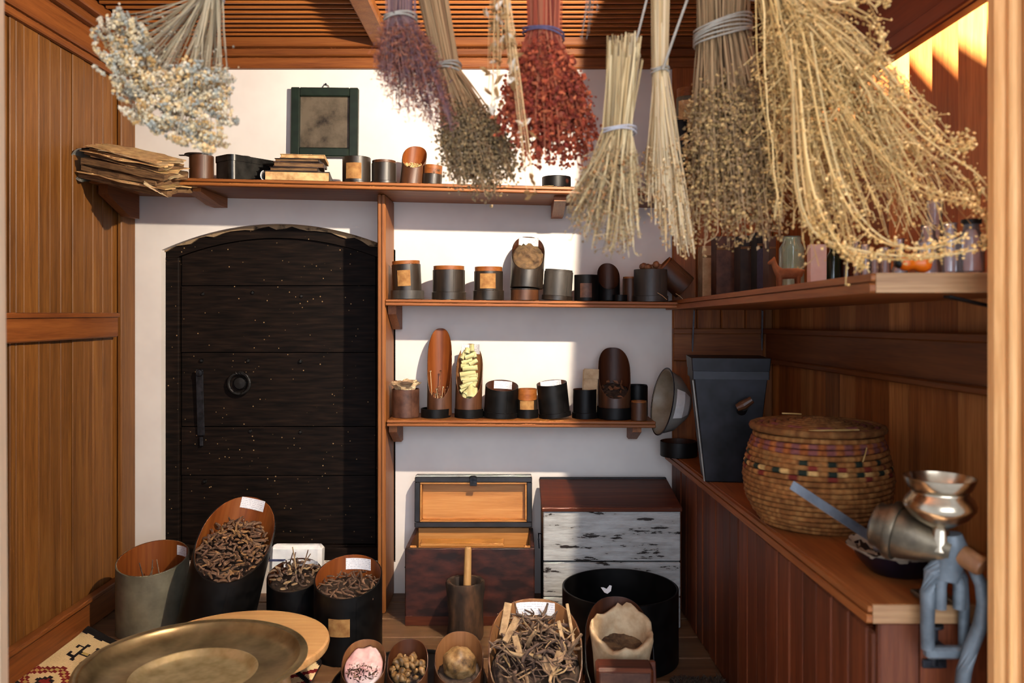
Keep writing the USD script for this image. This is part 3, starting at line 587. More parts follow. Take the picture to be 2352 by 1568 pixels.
# --- things on the lowest shelf
YW = 2.835
def wl_(n): return n * YW / FPX
pot = bent_box('round_box', 'reddish-brown round pot stuffed with crumpled paper, leftmost on the lowest shelf', at('low', 932, YW), wl_(31), wl_(64), 'bark_red', inner='lining_dark')
lid_dish('black lid used as tray under the tall stick-filled scoop on the lowest shelf', at('low', 1001, YW), wl_(34), wl_(20), 'black_wood')
sc3 = bent_box('scoop_box', 'tallest brown scoop-mouthed box holding thin sticks on the lowest shelf', (at('low', 1009, YW)[0], YW + .004, at('low', 1009, YW)[2] + .0055), wl_(28.5), wl_(40), 'bark_brown', hb=wl_(200), n=2.6, tilt=(-2, 0, 0), inner='lining')
lid_dish('black lid used as tray under the scoop of cream sticks on the lowest shelf', at('low', 1077, YW), wl_(33), wl_(20), 'black_wood')
sc4 = bent_box('scoop_box', 'tall scoop-mouthed box full of cream chalk-like sticks on the lowest shelf', (at('low', 1075, YW)[0], YW + .004, at('low', 1075, YW)[2] + .0055), wl_(31), wl_(40), 'bark_brown', hb=wl_(165), n=2.3, tilt=(-3, 1.5, 0), inner='lining_pale', inlabel=(-48, 48, wl_(2), wl_(22), 'label_grey'))
bent_box('round_box', 'black round box with white label inside its rim, right of the chalk-stick scoop', at('low', 1149, YW, .0025), wl_(38), wl_(62), 'black_wood', hb=wl_(82), tilt=(0, 3, 0), inlabel=(-40, 32, .004, wl_(18)), base=.018, inner='lining_dark')
bent_box('round_box', 'small orange-rimmed round box with tan label on the lowest shelf, between two black boxes', at('low', 1211, YW), wl_(23), wl_(40), 'bark', hb=wl_(46), lipw=wl_(26), lip='lip', paper=(-44, 38, wl_(20), wl_(40), 'tan_label'), base=wl_(19), basemat='black_wood')
bent_box('round_box', 'black box leaning left with white paper strip, right of the small orange-rimmed box', at('low', 1275, YW, .004), wl_(35), wl_(74), 'black_wood', hb=wl_(82), tilt=(0, -6, 0), inlabel=(-44, 50, .002, wl_(14)), base=.016, inner='lining_dark')
bent_box('round_box', 'slim black round box holding a folded brown paper bag on the lowest shelf', at('low', 1343, YW), wl_(27), wl_(66), 'black_wood', base=.02, inner='lining_dark')
lid_dish('wide black lid under the dark brown scoop at the right of the lowest shelf', at('low', 1412, YW), wl_(42), wl_(26), 'black_wood')
sc5 = bent_box('scoop_box', 'dark reddish-brown scoop-mouthed box with dried husks, rightmost scoop on the lowest shelf', (at('low', 1412, YW)[0], YW + .004, at('low', 1412, YW)[2] + .0055), wl_(37), wl_(42), 'bark_brown', hb=wl_(158), n=2.6, tilt=(-3, 0, 0), inner='lining_dark')
#SECTION3

# ------------------------------------------------------------------ contents of boxes
INFO = {}
def world(loc, tilt, pts):
    v, _ = rot((np.asarray(pts, float), None), *tilt); return v + np.asarray(loc, float)
def getx(path):
    ops = UsdGeom.Xformable(stage.GetPrimAtPath(path)).GetOrderedXformOps()
    loc = np.array(ops[0].Get()); tilt = tuple(ops[1].Get()) if len(ops) > 1 else (0, 0, 0)
    return loc, tilt
def bed(name, box_path, r, zf, zb, material, label, cat='filling', bump=0.004, kind='stuff', seg=36, rings=12, dome=0.0):
    """the loose filling of a box: a lumpy surface on the slant, closed below"""
    loc, tilt = getx(box_path); a = np.linspace(0, 2 * np.pi, seg, endpoint=False); V = []
    for i, rr in enumerate(np.concatenate([np.linspace(0.002, 1, rings) * r, [r * .99, 0.002]])):
        x, y = rr * np.sin(a), -rr * np.cos(a); z = zf + (zb - zf) * (y + r) / (2 * r) + dome * (1 - (min(rr, r) / r) ** 2)
        z = z + bump * (meshkit.noise(np.stack([x * 160 + loc[0] * 50, y * 160, 0 * x + 3.3], -1)) - .5) * 2
        if i >= rings: z = z * 0 + max(min(zf, zb) * .75, .004)
        V.append(np.stack([x, y, z], -1))
    m = (world(loc, tilt, np.vstack(V)), grid_faces(len(V), seg, True)[:, ::-1])
    return solo(name, m, material, label, cat, kind=kind, smooth=True)
def slant_pts(box_path, r, zf, zb, n, g, lift=0.004, dome=0.0):
    loc, tilt = getx(box_path); out = []
    best = None
    # spread the points evenly over the mouth
    for _ in range(n):
        c = g.uniform(-1, 1, (24, 2)); c = c[(c ** 2).sum(1) < 0.96]
        if out:
            dd = ((c[:, None] - np.array(out)[None]) ** 2).sum(-1).min(1); c = c[[dd.argmax()]]
        out.append(c[0])
    p = np.array(out) * r
    z = zf + (zb - zf) * (p[:, 1] + r) / (2 * r) + lift * g.uniform(0.2, 1.3, n) + dome * (1 - (p ** 2).sum(1) / r ** 2)
    return world(loc, tilt, np.stack([p[:, 0], p[:, 1], z], -1))
def curl(g, L, w, bend=0.5, sides=5, K=5):
    """a twisted dry piece lying along a random direction, about the origin"""
    t = np.linspace(-.5, .5, K); d1, d2 = g.normal(size=3), g.normal(size=3); d1[2] *= .5; d1 /= np.linalg.norm(d1); d2 /= np.linalg.norm(d2)
    pts = L * (t[:, None] * d1 + bend * (t[:, None] ** 2 - .08) * d2)
    return tube(pts, w * np.array([.55, .95, 1.05, .9, .5])[:K] * g.uniform(.8, 1.2), sides)

M['bark_chip'] = [mottled('bark_chip_%d' % i, a, b, scale=60, rough=0.85, bump=0.4) for i, (a, b) in enumerate([((96, 66, 46), (150, 110, 80)), ((84, 60, 46), (132, 96, 72)), ((140, 98, 56), (186, 140, 92)), ((110, 80, 60), (164, 126, 96))])]
M['root'] = [mottled('dry_root_%d' % i, a, b, scale=60, rough=0.85, bump=0.4) for i, (a, b) in enumerate([((120, 92, 68), (170, 138, 106)), ((96, 74, 60), (142, 114, 94)), ((150, 118, 84), (206, 172, 126)), ((76, 58, 48), (120, 94, 78))])]
M['soil'] = mottled('dark_crumbs', (40, 28, 20), (84, 62, 46), scale=90, rough=0.9, bump=0.6)
M['plant'] = herb('dry_plant')
CRUMB = [(190, 146, 90), (214, 180, 124), (160, 116, 70), (220, 190, 140)]
M['crust'] = mottled('brown_crust', (72, 50, 32), (142, 112, 76), scale=40, rough=0.8, bump=0.6, detail=6)
M['resin'] = mottled('amber_resin', (60, 46, 34), (150, 112, 66), scale=30, rough=0.45, bump=0.6, detail=6, c=(196, 160, 110))
M['chalk'] = mottled('cream_stick', (214, 206, 140), (232, 226, 168), scale=30, rough=0.8, bump=0.1)
M['pink_paper'] = mottled('pink_paper', (214, 132, 128), (240, 196, 190), scale=9, rough=0.8, bump=0.4, c=(244, 224, 222))
CLOVE = [(56, 42, 32), (90, 70, 52), (44, 32, 24), (106, 82, 60)]
M['husk'] = mottled('dry_husk', (110, 66, 40), (164, 106, 66), scale=40, rough=0.7, bump=0.3)
M['nut'] = mottled('brown_nut', (150, 92, 56), (184, 124, 82), scale=30, rough=0.5, bump=0.2)

g = np.random.default_rng(21)
bed('wood_crumbs', sc1, wt(28) * .94, wt(38), wt(58), M['kraft'], 'pale wood crumbs heaped in the tall brown scoop box on the top shelf', 'crumbs', bump=.002)
pts = slant_pts(sc1, wt(28) * .9, wt(38), wt(58), 190, g, lift=.005)
solo('loose_crumbs', scatter(_OCT, pts, .0042, g, (1.4, .6, .5)), M['plant'], 'loose light chips on the crumbs in the top-shelf scoop box', 'crumbs', kind='stuff', col=tints(CRUMB, len(pts), 6, g))
bed('herb_crust', sc2, wm(38) * .93, wm(46), wm(108), M['crust'], 'crusty brown herb lump in the tall labelled scoop box on the middle shelf', 'herb lump', bump=.009, kind=None, dome=.012)
for i, p in enumerate(slant_pts(can, wm(38) * .6, wm(74), wm(74), 7, g, lift=.004)):
    v, f = lathe([(0, 0), (.008, .002), (.0115, .010), (.0105, .017), (.004, .023), (0, .0235)], 14)
    solo('nut', rot((v, f), g.uniform(-60, 60), g.uniform(-60, 60), 0, p), M['nut'], 'round brown nut heaped in the black can on the middle shelf', 'nut', 'nuts in the black can', smooth=True)
def crumple(n, r, h, amp, seed, seg=28, rings=14, flare=1.0):
    a = np.linspace(0, 2 * np.pi, seg, endpoint=False); V = []
    for i in range(rings):
        t = i / (rings - 1); rr = r * (0.75 + 0.3 * t * flare) if i < rings - 2 else r * (.7 if i == rings - 2 else .02)
        x, y = rr * np.cos(a), rr * np.sin(a); z = np.full(seg, h * min(t * 1.15, 1))
        k = meshkit.noise(np.stack([x / r * 2.2 + seed, y / r * 2.2, z / h * 3], -1)) - .5
        k2 = meshkit.noise(np.stack([x / r * 5 + seed, y / r * 5, z / h * 6 + 9], -1)) - .5
        s = 1 + amp * (k * 2 + k2); V.append(np.stack([x * s, y * s, z + (amp * h * k2 if t > .3 else 0)], -1))
    return np.vstack(V), grid_faces(len(V), seg, True)
loc, _ = getx(pot)
solo('crumpled_paper', move(crumple(0, wl_(27), .035, .5, 3.1), loc + [-.002, 0, wl_(58)]), M['kraft'], 'crumpled tan paper stuffed into the leftmost pot on the lowest shelf', 'paper')
for i in range(16):      # thin sticks standing in the tallest scoop
    loc, tilt = getx(sc3); x = wl_(28) * (-.75 + 1.5 * ((i * 7) % 16) / 15); h = g.uniform(.05, .105) if i % 8 else .15; y0 = g.uniform(-.3, .6) * .04
    p, q_ = world(loc, tilt, [[x * .75, y0 * .5, .012], [x, y0, h]])
    m = join([tube([p, (p + q_) / 2 + g.normal(0, .002, 3) * [1, .3, 0], q_], [.0016, .0015, .0014], 6), scatter(_ICO, [q_], .0034, g, jitter=.05)])
    solo('dry_stick', m, M['husk'] if i % 3 else M['kraft'], 'thin brown dried stick with a knobbed tip in the tallest scoop box', 'stick', 'sticks in the tallest scoop')
k = 0
loc, tilt = getx(sc4); rr = wl_(31) - .005
for (px, py, L, rad, ang) in [(1066, 806, 16, 7, 80), (1078, 800, 20, 6, 95), (1056, 815, 26, 6, 60), (1072, 818, 26, 6, 20), (1086, 815, 16, 5, 110), (1065, 830, 30, 6, 15), (1082, 832, 24, 6, 30), (1060, 840, 22, 6, 5), (1074, 845, 40, 7, 4),
        (1068, 858, 42, 7, 8), (1078, 862, 34, 6, 2), (1060, 868, 24, 6, 20), (1074, 873, 40, 7, 12), (1064, 884, 34, 6, 22), (1086, 880, 20, 6, 70), (1056, 893, 22, 5, 40), (1070, 897, 26, 6, 50), (1077, 893, 50, 10, 86), (1088, 903, 28, 7, 95), (1060, 908, 24, 6, 70), (1069, 914, 20, 6, 100)]:
    t_ = (915 - py) / 115; yy = -rr * .30 + 1.05 * rr * t_                      # the filling slopes up towards the back
    c_ = np.array([P(1076 + (px - 1070) * .85, py, YW)[0], YW + yy * .9 + g.uniform(-.003, .003), P(px, py, YW + yy * .9)[2]])
    dv = np.array([math.cos(math.radians(ang)), .5 * math.sin(math.radians(ang)), math.sin(math.radians(ang))]); dv /= np.linalg.norm(dv)
    hl = wl_(L) * .44; rd = wl_(rad) * .92
    p, q_ = c_ - dv * hl, c_ + dv * hl
    solo('cream_stick', tube([p, p + dv * .0005, q_ - dv * .0005, q_], [rd * .85, rd, rd, rd * .85], 12), M['chalk'], 'cream yellow chalk-like stick heaped in the pale scoop box on the lowest shelf', 'stick', 'cream sticks in the scoop', smooth=50)
bed('cream_rubble', sc4, rr * .9, .03, .085, M['chalk'], 'cream rubble under the sticks in the pale scoop box', 'rubble', bump=.004)
bed('husk_bed', sc5, wl_(37) * .93, .06, .11, M['soil'], 'dark crumbs under the husks in the rightmost scoop box', 'crumbs', bump=.005)
for i, p in enumerate(slant_pts(sc5, wl_(37) * .8, .06, .12, 11, g, lift=.006)):
    m = scatter(_LEAF, [p], .013, g, (1.2, 1, .9)); solo('dry_husk', m, M['husk'], 'curled reddish husk in the rightmost scoop box of the lowest shelf', 'husk', 'husks in the dark scoop')
t = thing('paper_bag', 'folded brown paper bag sticking out of the slim black box on the lowest shelf', 'paper bag', (P(1352, 0, YW)[0], YW, zs('low', .25) + .0085), (-3, 3, 0))
m = box(-.026, .026, -.012, .012, 0, wl_(106), .004); part(t, 'bag', m, M['kraft']); part(t, 'folded_top', box(-.024, .027, -.0145, -.0121, wl_(84), wl_(107), .001), M['kraft'])

# ------------------------------------------------------------------ upper side shelf
M['glass_clear'] = glass('clear_glass', (246, 246, 248), rough=.06, body=.13)
M['glass_green'] = glass('green_glass', (206, 226, 208), body=.3)
M['glass_dark'] = glass('dark_green_glass', (20, 40, 26), body=.6)
M['glass_brown'] = glass('brown_glass', (70, 34, 18), body=.6)
M['powder'] = mottled('white_powder', (206, 206, 216), (226, 226, 232), scale=60, rough=0.9, bump=0.2)
M['clay'] = mottled('red_clay', (130, 74, 38), (172, 106, 60), scale=30, rough=0.8, bump=0.2)
M['pepper'] = mottled('orange_pepper', (206, 84, 8), (232, 116, 22), scale=20, rough=0.25, bump=0.1, spec=0.5)
M['cloth_blue'] = mottled('blue_cloth', (58, 62, 96), (80, 84, 122), scale=60, rough=0.8, bump=0.3)
M['pink_card'] = mottled('pinkish_card', (198, 172, 162), (212, 188, 178), scale=20, rough=0.8, bump=0.05)
M['liquid'] = mottled('blue_liquid', (150, 176, 200), (176, 198, 214), scale=20, rough=0.1, bump=0)
M['black_rubber'] = mottled('black_stopper', (14, 18, 16), (26, 32, 28), scale=20, rough=0.5)
def up(px, X): Y = X * FPX / (px - X0); return np.array([X, Y, zup(Y) + .0008])
def book(label, px, wpx, Y, h, depth, cover, pages='paper_old', tilt=0):
    c_ = P(px, 0, Y); w = W(wpx, Y)
    t = thing('book', label, 'book', (c_[0], Y, zup(Y) + .0008), (0, tilt, 0))
    part(t, 'cover', join([box(-w / 2, -w / 2 + .003, -depth / 2, depth / 2, 0, h, .001), box(w / 2 - .003, w / 2, -depth / 2, depth / 2, 0, h, .001), box(-w / 2, w / 2, -depth / 2 - .002, -depth / 2 + .0005, 0, h, .001)]), M[cover])
    part(t, 'pages', box(-w / 2 + .0031, w / 2 - .0031, -depth / 2 + .0006, depth / 2 - .004, .004, h - .004, .0008), M[pages], 'yellowed page block')
    part(t, 'spine_band', box(-w / 2 + .001, w / 2 - .001, -depth / 2 - .0035, -depth / 2 - .0021, h * .78, h * .82, .0005), M['paper_dark'])
book('tan worn book at the far end of the upper side shelf', 1624, 32, 2.86, .185, .07, 'kraft')
book('thick rough brown book standing on the upper side shelf', 1664, 50, 2.70, .20, .07, 'bark_red')
book('broad black book on the upper side shelf, right of the thick brown one', 1713, 40, 2.58, .19, .07, 'leather')
book('slim black book with bright edge on the upper side shelf, left of the blue one', 1738, 13, 2.48, .19, .06, 'black_iron')
book('slim blue cloth book on the upper side shelf', 1751, 12, 2.40, .135, .055, 'cloth_blue')
book('narrow brown book with pale edge on the upper side shelf, right of the blue one', 1767, 16, 2.32, .16, .055, 'bark_brown')
def bottle(name, label, loc, prof, gm, fill=None, fm=None, stopper=None, sm=None, cat='bottle'):
    """prof: outer profile (r, z) from the bottom up"""
    t = thing(name, label, cat, loc)
    inn_ = [(max(r - .0014, .0006), max(z, .003)) for r, z in prof[::-1]]
    part(t, 'glass', lathe([(0, 0)] + prof + inn_ + [(0, .003)], 32), M[gm], smooth=50)
    if fill:
        pf = [(max(r - .0018, .0006), max(z, .0034)) for r, z in prof if z < fill]; rl = pf[-1][0]
        part(t, 'contents', lathe([(0, .0034)] + pf + [(rl, fill), (0, fill)], 32), M[fm], smooth=50)
    if stopper:
        r, z = prof[-1]; part(t, 'stopper', lathe([(r - .002, z - .008), (r - .0016, z), (r + .002, z + .0005), (r + .002, z + stopper), (0, z + stopper)], 24), M[sm], smooth=40)
    return t
bottle('glass_jar', 'large pale green glass jar on the upper side shelf behind the clay animal', up(1818, .74), [(.031, .001), (.033, .006), (.033, .12), (.024, .135), (.024, .15), (.027, .152)], 'glass_green', cat='jar')
t = thing('clay_animal', 'small reddish clay animal figure with upright head on the upper side shelf', 'figurine', up(1807, .625))
def animal():
    import manifold3d as m3
    J = {'rump': (.026, 0, .034, .012), 'chest': (-.014, 0, .033, .0125), 'neck': (-.026, 0, .048, .007), 'head': (-.031, 0, .062, .0065), 'nose': (-.041, -.002, .058, .004), 'ear': (-.028, .003, .07, .0025), 'tail': (.038, 0, .04, .003)}
    for n_, x_ in (('f', -.017), ('h', .025)):
        for s_ in (-1, 1): J[n_ + str(s_)] = (x_, s_ * .006, .003, .0042); J[n_ + 'k' + str(s_)] = (x_, s_ * .005, .028, .006)
    E = [('rump', 'chest'), ('chest', 'neck'), ('neck', 'head'), ('head', 'nose'), ('head', 'ear'), ('rump', 'tail')] + [(a + str(s_), a + 'k' + str(s_)) for a in 'fh' for s_ in (-1, 1)]
    def sp(n_): x_, y_, z_, r_ = J[n_]; return m3.Manifold.sphere(r_, 14).translate((x_, y_, z_))
    out = m3.Manifold()
    for a, b in E: out = out + m3.Manifold.batch_hull([sp(a), sp(b)])
    mm = out.to_mesh(); return np.array(mm.vert_properties[:, :3]), np.array(mm.tri_verts)
part(t, 'body', animal(), M['clay'], smooth=50)
t = thing('card_box', 'plain pale pink upright carton on the upper side shelf', 'carton', up(1876, .66))
part(t, 'carton', box(-.0175, .0175, -.012, .012, 0, .09, .0012), M['pink_card']); part(t, 'flap', box(-.017, .017, -.0115, .0115, .0902, .0912, .0003), M['pink_card'])
bottle('glass_bottle', 'dark green glass bottle on the upper side shelf, right of the pink carton', up(1913, .70), [(.015, .001), (.0165, .004), (.0165, .062), (.007, .078), (.007, .1), (.009, .102)], 'glass_dark')
bottle('glass_bottle', 'dark brown glass bottle on the upper side shelf, between the green bottle and the vials', up(1945, .73), [(.0125, .001), (.014, .004), (.014, .06), (.006, .072), (.006, .09), (.008, .092)], 'glass_brown')
VL = ('tallest clear glass vial, leftmost of the row on the upper side shelf', 'second clear glass vial from the left on the upper side shelf',
      'short clear glass vial, third from the left on the upper side shelf', 'rightmost clear glass vial of the row, beside the long-necked flask')
for i, (px, X_, h_, r_) in enumerate(((1966, .76, .10, .008), (1988, .745, .085, .0095), (2010, .76, .065, .0095), (2034, .745, .07, .010))):
    bottle('glass_vial', VL[i], up(px, X_), [(r_ * .85, .0006), (r_, .003), (r_, h_), (r_ * 1.12, h_ + .002)], 'glass_clear', cat='vial')
bottle('glass_flask', 'long-necked clear flask with a little bluish liquid on the upper side shelf', up(2066, .72), [(.010, .001), (.0145, .004), (.0145, .018), (.009, .03), (.008, .075), (.010, .077)], 'glass_clear', .016, 'liquid', cat='flask')
bottle('glass_bottle', 'clear bottle half filled with white powder on the upper side shelf', up(2132, .74), [(.018, .001), (.021, .004), (.021, .06), (.012, .074), (.012, .092), (.015, .094)], 'glass_clear', .062, 'powder')
bottle('glass_tube', 'tall narrow clear glass tube behind the powder bottle on the upper side shelf', up(2147, .80), [(.012, .001), (.0135, .004), (.0135, .13), (.015, .15), (.016, .152)], 'glass_clear', cat='glass tube')
bottle('glass_bottle', 'narrow empty clear bottle on the upper side shelf, right of the powder bottle', up(2182, .72), [(.011, .001), (.0135, .004), (.0135, .055), (.010, .065), (.010, .082), (.0125, .084)], 'glass_clear')
bottle('glass_bottle', 'wide clear bottle with black stopper at the near end of the upper side shelf', up(2231, .75), [(.017, .001), (.0195, .004), (.0195, .058), (.012, .072), (.012, .08), (.0135, .081)], 'glass_clear', stopper=.008, sm='black_rubber')
t = thing('dried_pepper', 'small shiny orange gourd-shaped pepper lying near the shelf end before the powder bottle', 'pepper', (.652, 1.352, zup(1.352) + .0175), (0, 90, 6))
part(t, 'body', lathe([(0, -.028), (.008, -.027), (.0125, -.02), (.0125, -.012), (.0105, -.004), (.0145, .006), (.0165, .014), (.0135, .022), (.006, .0262), (.002, .0252), (0, .025)], 28), M['pepper'], smooth=60)
part(t, 'cap', lathe([(0, -.034), (.007, -.033), (.0095, -.0275), (.007, -.0268), (0, -.0265)], 16), M['black_rubber'], 'dark shrivelled cap', smooth=60)

# ------------------------------------------------------------------ lower side shelf
M['basket'] = tinted('basket_straw', bump=.5, scale=70, stretch=(1, 1, 1), dark=.62)
M['enamel'] = mottled('grey_enamel', (150, 148, 142), (176, 174, 166), scale=14, rough=.3, bump=.05)
M['enamel_in'] = mottled('stained_enamel', (146, 130, 104), (186, 178, 160), scale=9, rough=.4, bump=.05)
M['enamel_dark'] = mottled('dark_blue_enamel', (14, 14, 26), (24, 24, 40), scale=14, rough=.2, bump=.02)
M['speckle'] = mottled('speckled_enamel', (40, 30, 24), (196, 186, 164), scale=55, rough=.3, bump=.02, lo=.40, hi=.44, detail=2)
M['old_tin'] = mottled('old_grey_tin', (12, 12, 14), (44, 44, 52), scale=12, rough=.42, metal=.4, bump=.15, rv=.15)
M['steel'] = mottled('tarnished_steel', (150, 134, 112), (196, 182, 160), scale=12, rough=.22, metal=1.0, bump=.05, rv=.15)
M['bronze'] = mottled('grey_bronze', (104, 92, 76), (136, 122, 100), scale=30, rough=.4, metal=.85, bump=.25)
M['blue_paint'] = mottled('worn_blue_paint', (92, 100, 106), (126, 136, 142), scale=24, rough=.4, bump=.2, metal=.1)
M['spoon'] = mottled('spoon_metal', (120, 128, 140), (160, 168, 178), scale=20, rough=.3, metal=.7, bump=.05)
M['straw_bit'] = mottled('straw_bit', (196, 150, 80), (224, 184, 116), scale=40, rough=.7)

bent_box('round_pot', 'black round pot on the far end of the lower side shelf, under the tilted bowl', (.551, 2.80, zlow(2.8) + .0008), .062, .05, 'black_wood', inner='lining_dark', cat='pot')
bent_box('round_box', 'brown round box at the right end of the lowest shelf, beside the tilted bowl', (.414, 2.785, zs('low', .414) + .0008), .027, .06, 'bark_brown', inner='lining_dark', lipw=.005)
bent_box('round_box', 'black round box in deep shade behind the brown one, right end of the lowest shelf', (.425, 2.895, zs('low', .425) + .0008), .036, .105, 'black_wood', inner='lining_dark', lipw=.004, lip='black_wood')
cB = P(1541, 922, 2.74)
t = thing('enamel_bowl', 'grey enamel bowl with large white label standing tilted on its side', 'bowl', (cB[0] - .026, cB[1], cB[2]), (0, -80, 7))
R0 = .112
prof = [(0, -.086), (.04, -.085), (.052, -.078), (.092, -.040), (R0 - .004, 0), (R0, .002), (R0, .004), (R0 - .008, .002), (.089, -.037), (.050, -.074), (0, -.078)]
part(t, 'bowl', lathe(prof[:6], 56), M['enamel'], smooth=50); part(t, 'inside', lathe(prof[6:], 56), M['enamel_in'], 'stained inside of the bowl', smooth=50)
part(t, 'rim', lathe([(R0, .0015), (R0 + .0015, .0025), (R0 + .0015, .004), (R0, .0048), (R0 - .003, .0042)], 56), M['enamel_dark'], 'dark rim', smooth=50)
a = np.radians(np.linspace(246, 300, 10)); lab = []
for rr, zz in ((.0645, -.0672), (.0925, -.0405), (.1045, -.0095)): lab.append(np.stack([rr * np.cos(a), rr * np.sin(a), np.full(10, zz - .001)], -1))
lab2 = [l_ + [0, 0, -.0008] for l_ in lab[::-1]]
part(t, 'paper_label', (np.vstack(lab + lab2), grid_faces(6, 10, False)), M['white_paper'], 'large white paper label')
# tapered tin
cT = P(1690, 1085, 2.33)
t = thing('tapered_tin', 'tall black square tin widening to the top, with a spout, on the lower side shelf', 'tin', (.612, 2.40, zlow(2.40) + .0008), (0, 0, -7))
def taper(w0, d0, w1, d1, z0, z1):
    m = box(-.5, .5, -.5, .5, 0, 1, .01); v = m[0].copy(); k = v[:, 2:3]
    v[:, 0:1] *= w0 + (w1 - w0) * k; v[:, 1:2] *= d0 + (d1 - d0) * k; v[:, 2] = z0 + (z1 - z0) * v[:, 2]; return v, m[1]
part(t, 'body', taper(.135, .13, .205, .17, 0, .315), M['old_tin'])
part(t, 'rim_band', taper(.212, .178, .218, .184, .3155, .352), M['old_tin'])
part(t, 'rim_band', taper(.210, .176, .210, .176, .292, .3152), M['old_tin'])
part(t, 'corner_seam', bar((-.071, -.069, 0.003), (-.105, -.088, .29), .008, .004, up=(1, 0, 0)), M['enamel'], 'pale strip along one corner')  # pale strip along the left front corner of the tin
part(t, 'spout', tube([(.03, -.08, .205), (.03, -.115, .222)], .014, 14), M['black_iron'])
part(t, 'spout_cap', join([tube([(.012, -.118, .217), (.03, -.121, .226), (.052, -.124, .241)], [.010, .0135, .010], 12)]), M['bark_brown'], 'brown knob on the spout')
# coiled basket
BK = np.array([.680, 1.87, zlow(1.87) + .0008])
t = thing('coiled_basket', 'large coiled straw basket with lid and green and red checks on the lower side shelf', 'basket', BK)
NC = 19; ch = .205 / NC
def brad(u): return np.interp(u, [0, .12, .3, .5, .7, .88, 1], [.118, .136, .152, .157, .152, .142, .134])
gb = np.random.default_rng(5); straw = .8 * np.array([lin((158, 100, 50)), lin((170, 112, 58)), lin((146, 90, 44)), lin((180, 124, 68))])
redc, grn, tan = np.array(lin((112, 40, 30))), np.array(lin((34, 42, 32))), np.array(lin((200, 158, 96)))
for i in range(NC):
    u = i / (NC - 1); R1 = brad(u); seg = 150; a = np.linspace(0, 2 * np.pi, seg, endpoint=False); b = np.linspace(0, 2 * np.pi, 8, endpoint=False)
    rr = ch * .58; z = ch * .55 + i * ch + .0015 * np.sin(a * 2 + i)
    wob = .0006 * gb.normal(size=seg)
    V = np.stack([(R1 + wob[:, None] + rr * np.cos(b)) * np.cos(a)[:, None], (R1 + wob[:, None] + rr * np.cos(b)) * np.sin(a)[:, None], z[:, None] + rr * np.sin(b) * np.ones((seg, 1))], -1)
    f = grid_faces(seg, 8, True); j = np.arange(8)
    f = np.vstack([f, np.stack([(seg - 1) * 8 + j, (seg - 1) * 8 + (j + 1) % 8, (j + 1) % 8], -1), np.stack([(seg - 1) * 8 + j, (j + 1) % 8, j], -1)])
    base = straw[gb.integers(0, 4, seg)] * (0.75 + .35 * meshkit.noise(np.stack([a * 4, a * 0 + i * .7, a * 0], -1))[:, None])
    k = (np.arange(seg) // 3); fr = NC - 1 - i
    if fr in (1, 2): base = np.where((k % 2 == 0)[:, None], redc * .9 + .04, base * [1, .7, .6])
    if fr == 4: base = np.where(((k % 3 == 0) & (np.sin(a * 3) > -.3))[:, None], grn, base)
    if fr == 5: base = np.where(((k % 3 == 1) & (np.sin(a * 3) > -.5))[:, None], redc, base)
    if fr == 6: base = np.where((k % 3 == 0)[:, None], grn, np.where((k % 3 == 1)[:, None], tan, base))
    if fr == 7: base = np.where((k % 4 == 0)[:, None], redc, base)
    part(t, 'coil', (V.reshape(-1, 3), f), M['basket'], smooth=True, col=np.repeat(base, 8, 0))
zt = .205 + ch * .3
for i in range(9):
    R1 = .140 - i * .0145; z = zt + .004 + i * .0022 + (.004 if i == 0 else 0); a = np.linspace(0, 2 * np.pi, 100, endpoint=False); b = np.linspace(0, 2 * np.pi, 8, endpoint=False); rr = .0082
    V = np.stack([(R1 + rr * np.cos(b)) * np.cos(a)[:, None], (R1 + rr * np.cos(b)) * np.sin(a)[:, None], z + rr * np.sin(b) * np.ones((100, 1))], -1)
    f = grid_faces(100, 8, True); j = np.arange(8); f = np.vstack([f, np.stack([99 * 8 + j, 99 * 8 + (j + 1) % 8, (j + 1) % 8], -1), np.stack([99 * 8 + j, (j + 1) % 8, j], -1)])
    base = straw[gb.integers(0, 4, 100)] * .62
    if i in (1, 3): base = np.where(((np.arange(100) // 5) % 2 == 0)[:, None], redc + .03, base)
    part(t, 'lid_coil', (V.reshape(-1, 3), f), M['basket'], smooth=True, col=np.repeat(base, 8, 0))
part(t, 'lid_splint', move(rot(box(-.055, .055, -.004, .004, 0, .003, .001), rz=6), (-.005, -.115, zt + .0145)), M['straw_bit'], 'loose pale splint on the lid')
part(t, 'lid_splint', move(rot(box(-.022, .022, -.003, .003, 0, .003, .001), rz=-20), (-.03, .08, zt + .026)), M['straw_bit'])
part(t, 'loose_straw', tube([(.055, -.137, .19), (.048, -.147, .18), (.038, -.158, .165)], .0016, 5), M['straw_bit'])
# speckled bowl and spoon
EB = np.array([.692, 1.50, zlow(1.5) + .0008])
t = thing('speckled_bowl', 'dark bowl with speckled white enamel inside on the lower side shelf, behind the grinder', 'bowl', EB)
part(t, 'outside', lathe([(0, 0), (.045, 0), (.05, .003), (.068, .022), (.078, .04)], 48), M['enamel_dark'], smooth=50)
a = np.linspace(0, 2 * np.pi, 48, endpoint=False); V = []
for rr, zz in ((.078, .04), (.086, .046), (.087, .048), (.079, .0425), (.066, .024), (.046, .006), (0.001, .005)):
    w = (1 + .035 * np.sin(a * 9)) if rr > .07 else 1
    V.append(np.stack([rr * w * np.cos(a), rr * w * np.sin(a), np.full(48, zz)], -1))
part(t, 'inside', (np.vstack(V), grid_faces(7, 48, True)), M['speckle'], 'speckled white inside and fluted rim', smooth=50)
t = thing('grey_spoon', 'long grey metal spoon leaning in the speckled bowl, pointing up to the left', 'spoon', (0, 0, 0))
p0, p1 = P(1818, 1113, 1.47), P(2015, 1243, 1.475)
